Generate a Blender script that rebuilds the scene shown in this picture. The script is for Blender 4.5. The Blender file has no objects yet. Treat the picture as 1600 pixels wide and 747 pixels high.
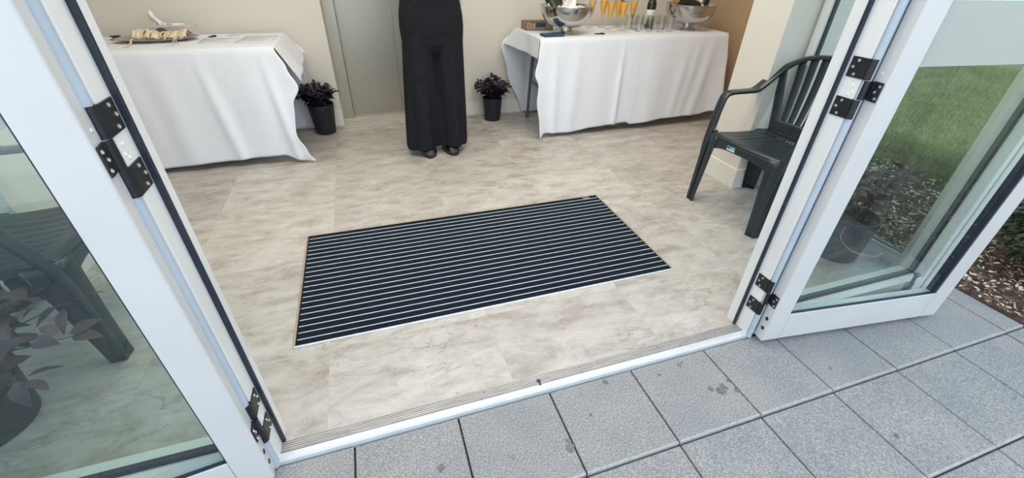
import bpy, bmesh, math, random
from mathutils import Vector, Matrix, noise
R = math.radians
sc = bpy.context.scene
C = sc.collection

# ------------------------------------------------------------------ camera
cd = bpy.data.cameras.new('camera'); cam = bpy.data.objects.new('camera', cd); C.objects.link(cam)
cd.sensor_fit = 'HORIZONTAL'; cd.sensor_width = 36; cd.lens = 663.83/1600*36
cd.clip_start = 0.02; cd.clip_end = 200
cam.location = (0.6231, -0.8496, 1.245); cam.rotation_euler = (0.9844, -0.0199, -0.3175)
sc.camera = cam

# ------------------------------------------------------------------ exposure, sky, lamps
sc.view_settings.view_transform = 'Standard'; sc.view_settings.look = 'None'
sc.view_settings.gamma = 1; sc.view_settings.use_curve_mapping = False
sc.view_settings.exposure = 0.65
w = bpy.data.worlds.new('sky'); sc.world = w; w.use_nodes = True
nt = w.node_tree; bg = nt.nodes['Background']
tc = nt.nodes.new('ShaderNodeTexCoord'); sx = nt.nodes.new('ShaderNodeSeparateXYZ')
cr = nt.nodes.new('ShaderNodeValToRGB'); nt.links.new(tc.outputs['Generated'], sx.inputs[0])
nt.links.new(sx.outputs['Z'], cr.inputs[0]); nt.links.new(cr.outputs[0], bg.inputs[0])
cr.color_ramp.elements[0].position = 0.0; cr.color_ramp.elements[0].color = (0.84, 0.90, 0.96, 1)
cr.color_ramp.elements[1].position = 0.6; cr.color_ramp.elements[1].color = (0.74, 0.86, 1.0, 1)
bg.inputs[1].default_value = 1.30
sd = bpy.data.lights.new('sun', 'SUN'); sun = bpy.data.objects.new('sun', sd); C.objects.link(sun)
sd.energy = 2.4; sd.angle = R(6); sd.color = (1, .95, .85)
sun.rotation_euler = (R(38), 0, R(-150))        # from behind the building, low over its roof
def area(name, loc, sx_, sy_, e, col, rot=(0, 0, 0)):
    d = bpy.data.lights.new(name, 'AREA'); d.shape = 'RECTANGLE'; d.size = sx_; d.size_y = sy_
    d.energy = e; d.color = col
    o = bpy.data.objects.new(name, d); o.location = loc; o.rotation_euler = rot; C.objects.link(o); return o
area('ceiling_light', (0.2, 1.5, 2.55), 1.2, .6, 15, (1, .91, .77))
area('ceiling_light', (2.2, 1.5, 2.55), 1.2, .6, 15, (1, .91, .77))
area('ceiling_light', (1.1, .7, 2.55), 1.2, .5, 12, (1, .93, .83))

# ------------------------------------------------------------------ materials
M = {}
def new_mat(name):
    m = bpy.data.materials.new(name); m.use_nodes = True; M[name] = m
    return m, m.node_tree, m.node_tree.nodes['Principled BSDF']
def mat(name, col, rough=.5, metal=0, var=.06, scale=30, bump=0, bscale=None, spec=.5, stretch=(1, 1, 1), sheen=0, coat=0):
    m, nt, b = new_mat(name)
    N, L = nt.nodes, nt.links
    tc = N.new('ShaderNodeTexCoord'); mp = N.new('ShaderNodeMapping'); mp.inputs['Scale'].default_value = stretch
    L.new(tc.outputs['Object'], mp.inputs[0])
    nz = N.new('ShaderNodeTexNoise'); nz.inputs['Scale'].default_value = scale; nz.inputs['Detail'].default_value = 4
    L.new(mp.outputs[0], nz.inputs[0])
    rp = N.new('ShaderNodeValToRGB'); e = rp.color_ramp.elements
    e[0].position = .3; e[1].position = .7
    e[0].color = tuple(max(0, c*(1-var)) for c in col)+(1,); e[1].color = tuple(min(1, c*(1+var)) for c in col)+(1,)
    L.new(nz.outputs[0], rp.inputs[0]); L.new(rp.outputs[0], b.inputs['Base Color'])
    b.inputs['Roughness'].default_value = rough; b.inputs['Metallic'].default_value = metal
    b.inputs['Specular IOR Level'].default_value = spec
    if sheen: b.inputs['Sheen Weight'].default_value = sheen
    if coat: b.inputs['Coat Weight'].default_value = coat
    if bump:
        n2 = N.new('ShaderNodeTexNoise'); n2.inputs['Scale'].default_value = bscale or scale*4; n2.inputs['Detail'].default_value = 5
        L.new(mp.outputs[0], n2.inputs[0])
        bp = N.new('ShaderNodeBump'); bp.inputs['Strength'].default_value = bump; bp.inputs['Distance'].default_value = .01
        L.new(n2.outputs[0], bp.inputs['Height']); L.new(bp.outputs[0], b.inputs['Normal'])
    return m
def glass_mat(name, tint, ior=1.5, rough=0.0, boost=1.0):
    m, nt, b = new_mat(name); N, L = nt.nodes, nt.links; N.remove(b)
    out = N['Material Output']; tr = N.new('ShaderNodeBsdfTransparent'); gl = N.new('ShaderNodeBsdfGlossy')
    tr.inputs[0].default_value = tint+(1,); gl.inputs['Roughness'].default_value = rough
    mx = N.new('ShaderNodeMixShader')
    lw = N.new('ShaderNodeLayerWeight'); lw.inputs[0].default_value = .5
    pw_ = N.new('ShaderNodeMath'); pw_.operation = 'POWER'; pw_.inputs[1].default_value = 5; L.new(lw.outputs['Facing'], pw_.inputs[0])
    ml = N.new('ShaderNodeMath'); ml.operation = 'MULTIPLY_ADD'; ml.inputs[1].default_value = .96*boost; ml.inputs[2].default_value = .04*boost; ml.use_clamp = True
    L.new(pw_.outputs[0], ml.inputs[0])
    L.new(ml.outputs[0], mx.inputs[0]); L.new(tr.outputs[0], mx.inputs[1]); L.new(gl.outputs[0], mx.inputs[2]); L.new(mx.outputs[0], out.inputs[0])
    return m

glass_mat('pane_glass', (.895, .950, .945), 1.5)
glass_mat('drink_glass', (.985, .99, .985), 1.5, .03, 1.0)
mat('white_frame', (.70, .71, .70), .38, var=.03, scale=6)
mat('door_paint', (.575, .58, .575), .33, var=.035, scale=5, bump=.03, bscale=60)
mat('groove_grey', (.42, .50, .57), .4, var=.05, scale=8)
mat('rubber_seal', (.012, .02, .035), .45, var=.2)
mat('hinge_black', (.016, .018, .022), .38, .3, var=.2, scale=80)
mat('screw_metal', (.62, .62, .6), .3, .9, var=.1, scale=90)
mat('white_screw', (.8, .8, .78), .35, var=.03)
mat('alu', (.42, .41, .40), .45, .3, var=.16, scale=14, stretch=(1, 8, 8), bump=.05)
mat('alu_nose', (.60, .63, .65), .4, .2, var=.08, scale=12)
mat('mat_strip', (.70, .76, .80), .4, .35, var=.12, scale=25)
mat('carpet_black', (.009, .016, .030), .95, var=.45, scale=260, bump=.8, bscale=500, spec=.2)
mat('brass_edge', (.50, .45, .33), .4, .7, var=.1)
mat('wall_cream', (.71, .68, .615), .7, var=.015, scale=3, bump=.04, bscale=160)
mat('wall_shaded', (.50, .36, .22), .7, var=.02, scale=3, bump=.04, bscale=160)  # right wall: its warm brown shadow is painted into the base colour
mat('skirting', (.80, .78, .73), .45, var=.02)
mat('ceiling_white', (.8, .78, .74), .8, var=.02)
mat('facade', (.62, .62, .60), .8, var=.06, scale=12, bump=.2)
mat('linen', (.80, .83, .90), .82, var=.012, scale=40, bump=.10, bscale=900, sheen=.2)
mat('tabletop', (.62, .62, .6), .5)
mat('leg_steel', (.10, .15, .21), .4, .4)
mat('card_brown', (.38, .26, .17), .85, var=.12, scale=20)
mat('chair_plastic', (.020, .029, .036), .33, var=.10, scale=9, bump=.05, bscale=900, spec=.5)
mat('pot_black', (.010, .015, .024), .5, var=.15, bump=.04)
mat('soil', (.03, .022, .016), .95, var=.4, scale=120, bump=.8)
mat('leaf_purple', (.024, .019, .034), .55, var=.5, scale=24, bump=.1)
mat('leaf_plum', (.060, .034, .045), .5, var=.4, scale=16, bump=.1)
mat('stem_brown', (.035, .022, .02), .7)
mat('ribbon_pink', (.75, .22, .28), .5)
mat('steel_bright', (.56, .55, .53), .19, 1.0, var=.02, scale=4)
mat('ice', (.82, .86, .88), .15, var=.1, scale=60, bump=.5)
mat('juice', (.95, .50, .05), .35, var=.04, scale=10, spec=.5)
mat('bottle_dark', (.012, .016, .012), .08, var=.1, spec=.7)
mat('bottle_green', (.03, .045, .02), .08, var=.1, spec=.7)
mat('label_paper', (.72, .70, .66), .6, var=.03)
mat('foil_gold', (.62, .44, .16), .3, .8, var=.2, scale=60, bump=.3)
mat('foil_orange', (.62, .30, .12), .35, .5, var=.2, scale=60, bump=.3)
mat('ink', (.12, .12, .14), .6)
mat('ink_red', (.65, .25, .18), .6)
mat('navy', (.035, .075, .14), .75, var=.06, scale=90, bump=.1)
mat('silver_tray', (.50, .47, .41), .28, .9, var=.08, scale=20)
mat('raffia', (.72, .62, .44), .8, var=.14, scale=45, bump=.3)
mat('tissue', (.80, .80, .79), .8, var=.02)
mat('paper_white', (.74, .765, .80), .7, var=.02)
mat('joint_sand', (.13, .125, .12), .95, var=.3, scale=90)
mat('lit_arris', (.36, .365, .36), .85, var=.2, scale=60)  # paler concrete, paints the light caught by the paver chamfers
mat('box_grey', (.60, .59, .60), .6, var=.06, scale=30)
mat('box_pink', (.60, .50, .50), .6, var=.08, scale=40)
mat('pen_black', (.02, .02, .022), .35)
mat('trouser_black', (.0155, .016, .0195), .9, var=.2, scale=40, bump=.12, bscale=700, spec=.15)
mat('top_black', (.02, .02, .024), .8, var=.1)
mat('shoe_black', (.010, .010, .012), .22, var=.1, coat=.5)
mat('shoe_sole', (.03, .028, .026), .6)
mat('skin', (.52, .31, .22), .5, var=.04)
mat('hair', (.035, .022, .015), .5, var=.3, scale=60, stretch=(1, 1, .1))
mat('eye_white', (.75, .73, .7), .2)
mat('teal', (.02, .38, .34), .45, var=.03)
mat('mulch', (.085, .058, .040), .95, var=.6, scale=38, bump=1.0, bscale=60)
mat('litter_pale', (.62, .55, .44), .8, var=.35, scale=13)
mat('litter_brown', (.20, .12, .07), .85, var=.4, scale=13)
mat('grass', (.27, .27, .11), .7, var=.35, scale=3)
mat('lawn_ground', (.125, .13, .055), .95, var=.4, scale=8, bump=.6)
mat('bush_leaf', (.035, .060, .022), .55, var=.5, scale=8)
mat('bush_yellow', (.55, .42, .04), .6, var=.2)
mat('catch_grey', (.24, .25, .26), .35, .7, var=.1)
mat('film', (.80, .80, .77), .55, var=.015, scale=4)

def film_mat():
    m, nt, b = new_mat('frosted_film'); N, L = nt.nodes, nt.links; N.remove(b); out = N['Material Output']
    d = N.new('ShaderNodeBsdfDiffuse'); d.inputs[0].default_value = (.66, .68, .65, 1)
    t = N.new('ShaderNodeBsdfTranslucent'); t.inputs[0].default_value = (.70, .70, .66, 1)
    r = N.new('ShaderNodeBsdfTransparent'); r.inputs[0].default_value = (.8, .82, .8, 1)
    m1 = N.new('ShaderNodeMixShader'); m1.inputs[0].default_value = .45; m2 = N.new('ShaderNodeMixShader'); m2.inputs[0].default_value = .10
    L.new(d.outputs[0], m1.inputs[1]); L.new(t.outputs[0], m1.inputs[2]); L.new(m1.outputs[0], m2.inputs[1]); L.new(r.outputs[0], m2.inputs[2]); L.new(m2.outputs[0], out.inputs[0])
film_mat()

def brushed():
    m, nt, b = new_mat('brushed_steel'); N, L = nt.nodes, nt.links
    tc = N.new('ShaderNodeTexCoord'); mp = N.new('ShaderNodeMapping'); mp.inputs['Scale'].default_value = (260, 260, 3)
    nz = N.new('ShaderNodeTexNoise'); nz.inputs['Scale'].default_value = 1; nz.inputs['Detail'].default_value = 6
    L.new(tc.outputs['Object'], mp.inputs[0]); L.new(mp.outputs[0], nz.inputs[0])
    rp = N.new('ShaderNodeValToRGB'); rp.color_ramp.elements[0].color = (.45, .425, .36, 1); rp.color_ramp.elements[1].color = (.57, .54, .46, 1)
    L.new(nz.outputs[0], rp.inputs[0]); L.new(rp.outputs[0], b.inputs['Base Color'])
    b.inputs['Metallic'].default_value = 1; b.inputs['Roughness'].default_value = .40; b.inputs['Anisotropic'].default_value = .5
brushed()

def floor_mat():
    m, nt, b = new_mat('stone_tile'); N, L = nt.nodes, nt.links
    tc = N.new('ShaderNodeTexCoord')
    def node(t, **k):
        n = N.new(t)
        for a, v in k.items(): setattr(n, a, v)
        return n
    # tile cell id
    mp = node('ShaderNodeMapping'); mp.inputs['Location'].default_value = (-.34/.613, -.406/.613, 0); mp.inputs['Scale'].default_value = (1/.613, 1/.613, 0)
    L.new(tc.outputs['Object'], mp.inputs[0])
    fl = node('ShaderNodeVectorMath', operation='FLOOR'); L.new(mp.outputs[0], fl.inputs[0])
    fr = node('ShaderNodeVectorMath', operation='FRACTION'); L.new(mp.outputs[0], fr.inputs[0])
    wn = node('ShaderNodeTexWhiteNoise', noise_dimensions='3D'); L.new(fl.outputs[0], wn.inputs[0])
    # streaky coordinates, shifted for each tile
    sc_ = node('ShaderNodeVectorMath', operation='SCALE'); L.new(wn.outputs['Color'], sc_.inputs[0]); sc_.inputs['Scale'].default_value = 9
    ad = node('ShaderNodeVectorMath', operation='ADD'); L.new(tc.outputs['Object'], ad.inputs[0]); L.new(sc_.outputs[0], ad.inputs[1])
    m2 = node('ShaderNodeMapping'); m2.inputs['Scale'].default_value = (1, 2.1, 1); m2.inputs['Rotation'].default_value = (0, 0, R(9)); L.new(ad.outputs[0], m2.inputs[0])
    n1 = node('ShaderNodeTexNoise'); n1.inputs['Scale'].default_value = 5.6; n1.inputs['Detail'].default_value = 12; n1.inputs['Roughness'].default_value = .72; n1.inputs['Distortion'].default_value = .35
    L.new(m2.outputs[0], n1.inputs[0])
    r1 = node('ShaderNodeValToRGB'); e = r1.color_ramp.elements
    e[0].position = .32; e[0].color = (.32, .285, .25, 1); e[1].position = .66; e[1].color = (.59, .56, .53, 1)
    k = r1.color_ramp.elements.new(.5); k.color = (.49, .46, .425, 1)
    L.new(n1.outputs[0], r1.inputs[0])
    # fine veins: ridge of a noise
    n2 = node('ShaderNodeTexNoise'); n2.inputs['Scale'].default_value = 4.0; n2.inputs['Detail'].default_value = 10; n2.inputs['Roughness'].default_value = .66; n2.inputs['Distortion'].default_value = .5
    L.new(m2.outputs[0], n2.inputs[0])
    s = node('ShaderNodeMath', operation='SUBTRACT'); L.new(n2.outputs[0], s.inputs[0]); s.inputs[1].default_value = .5
    a = node('ShaderNodeMath', operation='ABSOLUTE'); L.new(s.outputs[0], a.inputs[0])
    r2 = node('ShaderNodeValToRGB'); e = r2.color_ramp.elements; e[0].position = 0; e[0].color = (1, 1, 1, 1); e[1].position = .016; e[1].color = (0, 0, 0, 1)
    L.new(a.outputs[0], r2.inputs[0])
    n3 = node('ShaderNodeTexNoise'); n3.inputs['Scale'].default_value = 1.9; L.new(ad.outputs[0], n3.inputs[0])
    r3 = node('ShaderNodeValToRGB'); e = r3.color_ramp.elements; e[0].position = .5; e[0].color = (0, 0, 0, 1); e[1].position = .62; e[1].color = (1, 1, 1, 1)
    L.new(n3.outputs[0], r3.inputs[0])
    mv = node('ShaderNodeMath', operation='MULTIPLY'); L.new(r2.outputs[0], mv.inputs[0]); L.new(r3.outputs[0], mv.inputs[1])
    mv2 = node('ShaderNodeMath', operation='MULTIPLY'); L.new(mv.outputs[0], mv2.inputs[0]); mv2.inputs[1].default_value = .7
    mx = node('ShaderNodeMix', data_type='RGBA'); L.new(mv2.outputs[0], mx.inputs[0]); L.new(r1.outputs[0], mx.inputs[6]); mx.inputs[7].default_value = (.25, .215, .17, 1)
    # slight tone shift for each tile
    tn = node('ShaderNodeMapRange'); L.new(wn.outputs['Value'], tn.inputs[0]); tn.inputs[3].default_value = .90; tn.inputs[4].default_value = 1.08
    mt = node('ShaderNodeVectorMath', operation='SCALE'); L.new(mx.outputs[2], mt.inputs[0]); L.new(tn.outputs[0], mt.inputs['Scale'])
    # joints
    sp = node('ShaderNodeSeparateXYZ'); L.new(fr.outputs[0], sp.inputs[0])
    def edge(o):
        q = node('ShaderNodeMath', operation='SUBTRACT'); L.new(o, q.inputs[0]); q.inputs[1].default_value = .5
        w_ = node('ShaderNodeMath', operation='ABSOLUTE'); L.new(q.outputs[0], w_.inputs[0])
        g = node('ShaderNodeMath', operation='GREATER_THAN'); L.new(w_.outputs[0], g.inputs[0]); g.inputs[1].default_value = .4972
        return g
    gx, gy = edge(sp.outputs['X']), edge(sp.outputs['Y'])
    mm = node('ShaderNodeMath', operation='MAXIMUM'); L.new(gx.outputs[0], mm.inputs[0]); L.new(gy.outputs[0], mm.inputs[1])
    mj = node('ShaderNodeMath', operation='MULTIPLY'); L.new(mm.outputs[0], mj.inputs[0]); mj.inputs[1].default_value = .6
    m4 = node('ShaderNodeMix', data_type='RGBA'); L.new(mj.outputs[0], m4.inputs[0]); L.new(mt.outputs[0], m4.inputs[6]); m4.inputs[7].default_value = (.44, .40, .34, 1)
    L.new(m4.outputs[2], b.inputs['Base Color'])
    b.inputs['Roughness'].default_value = .36; b.inputs['Specular IOR Level'].default_value = .4
    bp = node('ShaderNodeBump'); bp.inputs['Strength'].default_value = .35; bp.inputs['Distance'].default_value = .006
    L.new(n1.outputs[0], bp.inputs['Height']); L.new(bp.outputs[0], b.inputs['Normal'])
floor_mat()

def paver_mat():
    m, nt, b = new_mat('paver'); N, L = nt.nodes, nt.links
    tc = N.new('ShaderNodeTexCoord')
    f = N.new('ShaderNodeTexNoise'); f.inputs['Scale'].default_value = 190; f.inputs['Detail'].default_value = 3; f.inputs['Roughness'].default_value = .8
    g = N.new('ShaderNodeTexNoise'); g.inputs['Scale'].default_value = 5; g.inputs['Detail'].default_value = 6; g.inputs['Roughness'].default_value = .65
    h = N.new('ShaderNodeTexNoise'); h.inputs['Scale'].default_value = 13; h.inputs['Detail'].default_value = 5
    for n in (f, g, h): L.new(tc.outputs['Object'], n.inputs[0])
    r = N.new('ShaderNodeValToRGB'); e = r.color_ramp.elements
    e[0].position = .34; e[0].color = (.17, .178, .182, 1); e[1].position = .70; e[1].color = (.50, .50, .49, 1)
    k = e.new(.5); k.color = (.285, .29, .29, 1)
    L.new(f.outputs[0], r.inputs[0])
    r2 = N.new('ShaderNodeValToRGB'); e = r2.color_ramp.elements
    e[0].position = .3; e[0].color = (.78, .80, .84, 1); e[1].position = .72; e[1].color = (1.0, .97, .93, 1)
    L.new(g.outputs[0], r2.inputs[0])
    mx = N.new('ShaderNodeMix'); mx.data_type = 'RGBA'; mx.blend_type = 'MULTIPLY'; mx.inputs[0].default_value = 1
    L.new(r.outputs[0], mx.inputs[6]); L.new(r2.outputs[0], mx.inputs[7])
    r3 = N.new('ShaderNodeValToRGB'); e = r3.color_ramp.elements
    e[0].position = .70; e[0].color = (0, 0, 0, 1); e[1].position = .74; e[1].color = (.75, .75, .75, 1)
    L.new(h.outputs[0], r3.inputs[0])
    m2 = N.new('ShaderNodeMix'); m2.data_type = 'RGBA'; L.new(r3.outputs[0], m2.inputs[0]); L.new(mx.outputs[2], m2.inputs[6]); m2.inputs[7].default_value = (.13, .135, .14, 1)
    L.new(m2.outputs[2], b.inputs['Base Color'])
    b.inputs['Roughness'].default_value = .8
    bp = N.new('ShaderNodeBump'); bp.inputs['Strength'].default_value = .5; bp.inputs['Distance'].default_value = .003
    L.new(f.outputs[0], bp.inputs['Height']); L.new(bp.outputs[0], b.inputs['Normal'])
paver_mat()

def basket_mat():
    m, nt, b = new_mat('rattan'); N, L = nt.nodes, nt.links
    tc = N.new('ShaderNodeTexCoord'); v = N.new('ShaderNodeTexVoronoi'); v.inputs['Scale'].default_value = 110
    mp = N.new('ShaderNodeMapping'); mp.inputs['Scale'].default_value = (.5, .5, 1); L.new(tc.outputs['Object'], mp.inputs[0]); L.new(mp.outputs[0], v.inputs[0])
    r = N.new('ShaderNodeValToRGB'); r.color_ramp.elements[0].color = (.55, .42, .30, 1); r.color_ramp.elements[1].color = (.27, .17, .11, 1)
    L.new(v.outputs['Distance'], r.inputs[0]); L.new(r.outputs[0], b.inputs['Base Color']); b.inputs['Roughness'].default_value = .8
    r.color_ramp.elements[1].position = .7
basket_mat()

# ------------------------------------------------------------------ mesh helpers
def tag(o, label=None, cat=None, group=None, kind=None):
    if label: o['label'] = label
    if cat: o['category'] = cat
    if group: o['group'] = group
    if kind: o['kind'] = kind
    return o
def obj(name, bm, m, parent=None, smooth=False, loc=None, rotz=None):
    me = bpy.data.meshes.new(name); bm.to_mesh(me); bm.free()
    if isinstance(m, str): m = [m]
    for k in m: me.materials.append(M[k])
    if smooth:
        for p in me.polygons: p.use_smooth = True
        try: me.set_sharp_from_angle(angle=R(40))
        except Exception: pass
    o = bpy.data.objects.new(name, me); C.objects.link(o)
    if parent: o.parent = parent
    if loc is not None: o.location = loc
    if rotz is not None: o.rotation_euler = (0, 0, rotz)
    return o
def thing(name, label, cat, loc=(0, 0, 0), rotz=0, group=None, rot=None):
    o = bpy.data.objects.new(name, None); C.objects.link(o); o.empty_display_size = .05
    o.location = loc; o.rotation_euler = rot or (0, 0, rotz); return tag(o, label, cat, group)
def copy_tree(o, parent=None):
    c = o.copy(); C.objects.link(c); c.parent = parent
    for ch in [x for x in o.children]: copy_tree(ch, c)
    return c
def NB(): return bmesh.new()
def box(bm, x0, x1, y0, y1, z0, z1, bev=0, mi=0, mtx=None, seg=2):
    r = bmesh.ops.create_cube(bm, size=1); vs = r['verts']
    for v in vs: v.co = Vector((x0+(v.co.x+.5)*(x1-x0), y0+(v.co.y+.5)*(y1-y0), z0+(v.co.z+.5)*(z1-z0)))
    fs = set(f for v in vs for f in v.link_faces)
    for f in fs: f.material_index = mi
    if bev:
        es = list(set(e for v in vs for e in v.link_edges))
        r = bmesh.ops.bevel(bm, geom=es, offset=bev, segments=seg, profile=.5, affect='EDGES')
        vs = list(set(v for f in r['faces'] for v in f.verts) | set(v for v in vs if v.is_valid))
        for f in r['faces']: f.material_index = mi
    if mtx: bmesh.ops.transform(bm, matrix=mtx, verts=vs)
    return vs
def lathe(bm, prof, n=32, mtx=None, mi=0, cap0=True, cap1=True):
    rings = []
    for r, z in prof:
        rings.append([bm.verts.new((r*math.cos(2*math.pi*i/n), r*math.sin(2*math.pi*i/n), z)) for i in range(n)])
    for a, b in zip(rings, rings[1:]):
        for i in range(n):
            f = bm.faces.new((a[i], a[(i+1) % n], b[(i+1) % n], b[i])); f.material_index = mi
    if cap0: f = bm.faces.new(rings[0][::-1]); f.material_index = mi
    if cap1: f = bm.faces.new(rings[-1]); f.material_index = mi
    vs = [v for r in rings for v in r]
    if mtx: bmesh.ops.transform(bm, matrix=mtx, verts=vs)
    return vs
def tube(bm, pts, rad, n=10, mi=0, closed_caps=True, flat=None):
    """swept tube; rad number or list; flat=(a,b) gives an elliptic section"""
    pts = [Vector(p) for p in pts]; k = len(pts)
    if not isinstance(rad, (list, tuple)): rad = [rad]*k
    t0 = (pts[1]-pts[0]).normalized(); up = Vector((0, 0, 1)) if abs(t0.z) < .9 else Vector((1, 0, 0))
    nrm = (up-t0*up.dot(t0)).normalized(); rings = []
    for i, p in enumerate(pts):
        t = (pts[min(i+1, k-1)]-pts[max(i-1, 0)]).normalized()
        nrm = (nrm-t*nrm.dot(t)).normalized(); bi = t.cross(nrm)
        fa, fb = flat or (1, 1)
        rings.append([bm.verts.new(p+nrm*math.cos(2*math.pi*j/n)*rad[i]*fa+bi*math.sin(2*math.pi*j/n)*rad[i]*fb) for j in range(n)])
    for a, b in zip(rings, rings[1:]):
        for j in range(n):
            f = bm.faces.new((a[j], a[(j+1) % n], b[(j+1) % n], b[j])); f.material_index = mi
    if closed_caps:
        f = bm.faces.new(rings[0][::-1]); f.material_index = mi; f = bm.faces.new(rings[-1]); f.material_index = mi
    return rings
def grid(bm, nu, nv, fn, mi=0, skip=None):
    g = [[bm.verts.new(fn(i/nu, j/nv)) for j in range(nv+1)] for i in range(nu+1)]
    for i in range(nu):
        for j in range(nv):
            if skip and skip(i, j): continue
            f = bm.faces.new((g[i][j], g[i+1][j], g[i+1][j+1], g[i][j+1])); f.material_index = mi
    return g
def solid(o, t, off=0):
    md = o.modifiers.new('solid', 'SOLIDIFY'); md.thickness = t; md.offset = off; return o
def subsurf(o, n=1):
    md = o.modifiers.new('sub', 'SUBSURF'); md.levels = n; md.render_levels = n; return o
def pw(t, pts):
    """smooth piecewise interpolation through (t, value) pairs"""
    if t <= pts[0][0]: return pts[0][1]
    for (a, va), (b, vb) in zip(pts, pts[1:]):
        if t <= b:
            k = (t-a)/(b-a); k = k*k*(3-2*k); return va+(vb-va)*k
    return pts[-1][1]
def catmull(pts, n=6):
    P = [Vector(p) for p in pts]; out = []
    for i in range(len(P)-1):
        a, b, c, d = P[max(i-1, 0)], P[i], P[i+1], P[min(i+2, len(P)-1)]
        for k in range(n):
            t = k/n
            out.append(.5*((2*b)+(c-a)*t+(2*a-5*b+4*c-d)*t*t+(3*b-a-3*c+d)*t**3))
    out.append(P[-1]); return out
def st(name, bm, m, smooth=False):
    return tag(obj(name, bm, m, smooth=smooth), kind='structure')

WB = 3.03   # back wall plane
# ------------------------------------------------------------------ SETTING
bm = NB(); box(bm, -2.4, 3.95, 1.10, 3.45, -.12, 0); box(bm, -.93, 3.045, .06, 1.10, -.12, 0); st('floor', bm, 'stone_tile')
bm = NB(); box(bm, -2.5, 4.05, -.05, 3.6, 2.6, 2.75); st('ceiling', bm, 'ceiling_white')
# back wall with the lift opening
bm = NB()
box(bm, -2.4, .395, WB, WB+.19, 0, 2.6); box(bm, 1.465, 3.85, WB, WB+.19, 0, 2.6); box(bm, .395, 1.465, WB, WB+.19, 2.15, 2.6)
st('wall_back', bm, 'wall_cream')
bm = NB(); box(bm, -2.4, .397, WB-.014, WB+.19, 0, .135, .003); st('baseboard_back_left', bm, 'skirting')
bm = NB(); box(bm, 1.463, 3.85, WB-.014, WB, 0, .125, .003); st('baseboard_back_right', bm, 'skirting')
bm = NB(); box(bm, 3.85, 3.95, 1.26, 3.2, 0, 2.6); st('wall_right', bm, 'wall_shaded')
bm = NB(); box(bm, -2.5, -2.4, 1.26, 3.2, 0, 2.6); st('wall_left', bm, 'wall_cream')
# piers
for s, nm in ((1, 'right'), (-1, 'left')):
    bm = NB()
    if s > 0: box(bm, 2.81, 3.95, 1.09, 1.36, 0, 2.6, .004)
    else: box(bm, -2.5, -.735, 1.09, 1.36, 0, 2.6, .004)
    st('wall_%s_pier' % nm, bm, 'wall_cream')
    bm = NB()
    if s > 0: box(bm, 2.800, 2.99, 1.078, 1.372, 0, .135, .003)
    else: box(bm, -.90, -.723, 1.078, 1.372, 0, .135, .003)
    st('baseboard_%s_pier' % nm, bm, 'skirting')
# wall above the glazing and the front canopy edge
bm = NB(); box(bm, -2.5, 4.05, -.02, .12, 2.12, 2.6); st('wall_front', bm, 'facade')
bm = NB(); box(bm, -1.05, -.9, .12, 1.09, 2.12, 2.6); st('wall_left_side', bm, 'facade')
bm = NB(); box(bm, 3.0, 3.13, .12, 1.09, 2.12, 2.6); st('wall_right_side', bm, 'facade')

# lift
lift = thing('elevator', 'brushed stainless steel lift doors recessed in the cream back wall', 'elevator', (.93, 3.3, 0))
bm = NB()
box(bm, -.535, -.447, -.085, .02, 0, 2.15, .002); box(bm, .447, .535, -.085, .02, 0, 2.15, .002); box(bm, -.447, .447, -.085, .02, 2.05, 2.15)
obj('door_frame', bm, 'brushed_steel', lift)
for a, b, y in ((-.447, -.001, 0), (-.004, .447, -.022)):
    bm = NB(); box(bm, a, b, y, y+.03, .006, 2.06, .002); obj('door_panel', bm, 'brushed_steel', lift)
bm = NB(); box(bm, -.447, .447, -.06, .03, 0, .006); obj('sill', bm, 'alu', lift)
bm = NB(); box(bm, .395, 1.465, 3.34, 3.45, 0, 2.6); st('wall_lift_back', bm, 'wall_cream')

# threshold
th = thing('door_threshold', 'grooved aluminium door threshold track between tiles and pavers', 'threshold')
bm = NB()
xa, xb = .205, 1.925
pr = [(.062, -.03), (.062, .001)]
y = .060
for i in range(5):
    pr += [(y, .0035), (y-.0045, .0035), (y-.0047, .0004), (y-.0069, .0004)]; y -= .0070
pr += [(y, .0045), (.022, .0045), (.0215, .001), (.019, .001), (.0185, .0045), (.001, .0035), (-.004, -.003), (-.006, -.03)]
va = [bm.verts.new((xa, p[0], p[1])) for p in pr]; vb = [bm.verts.new((xb, p[0], p[1])) for p in pr]
for i in range(len(pr)):
    j = (i+1) % len(pr)
    f = bm.faces.new((va[i], va[j], vb[j], vb[i]))
    if pr[i][0] <= .0186 and pr[j][0] <= .0186: f.material_index = 1
bm.faces.new(va[::-1]); bm.faces.new(vb)
bmesh.ops.recalc_face_normals(bm, faces=bm.faces)
obj('track', bm, ['alu', 'alu_nose'], th)
for x, yy in ((.40, .034), (.844, .046), (1.201, .046), (1.274, .046), (1.532, .046), (1.80, .040), (1.20, .024), (1.62, .024), (1.83, .034)):
    bm = NB(); lathe(bm, [(.0035, .0), (.0035, .0048), (.002, .0056)], 12, Matrix.Translation((x, yy, 0))); obj('screw', bm, 'catch_grey', th)
bm = NB(); lathe(bm, [(.0075, .0), (.0075, .0052)], 18, Matrix.Translation((1.038, .034, 0)))
box(bm, 1.0345, 1.0415, .014, .034, .001, .0051); obj('bolt_hole', bm, 'rubber_seal', th)

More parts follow.
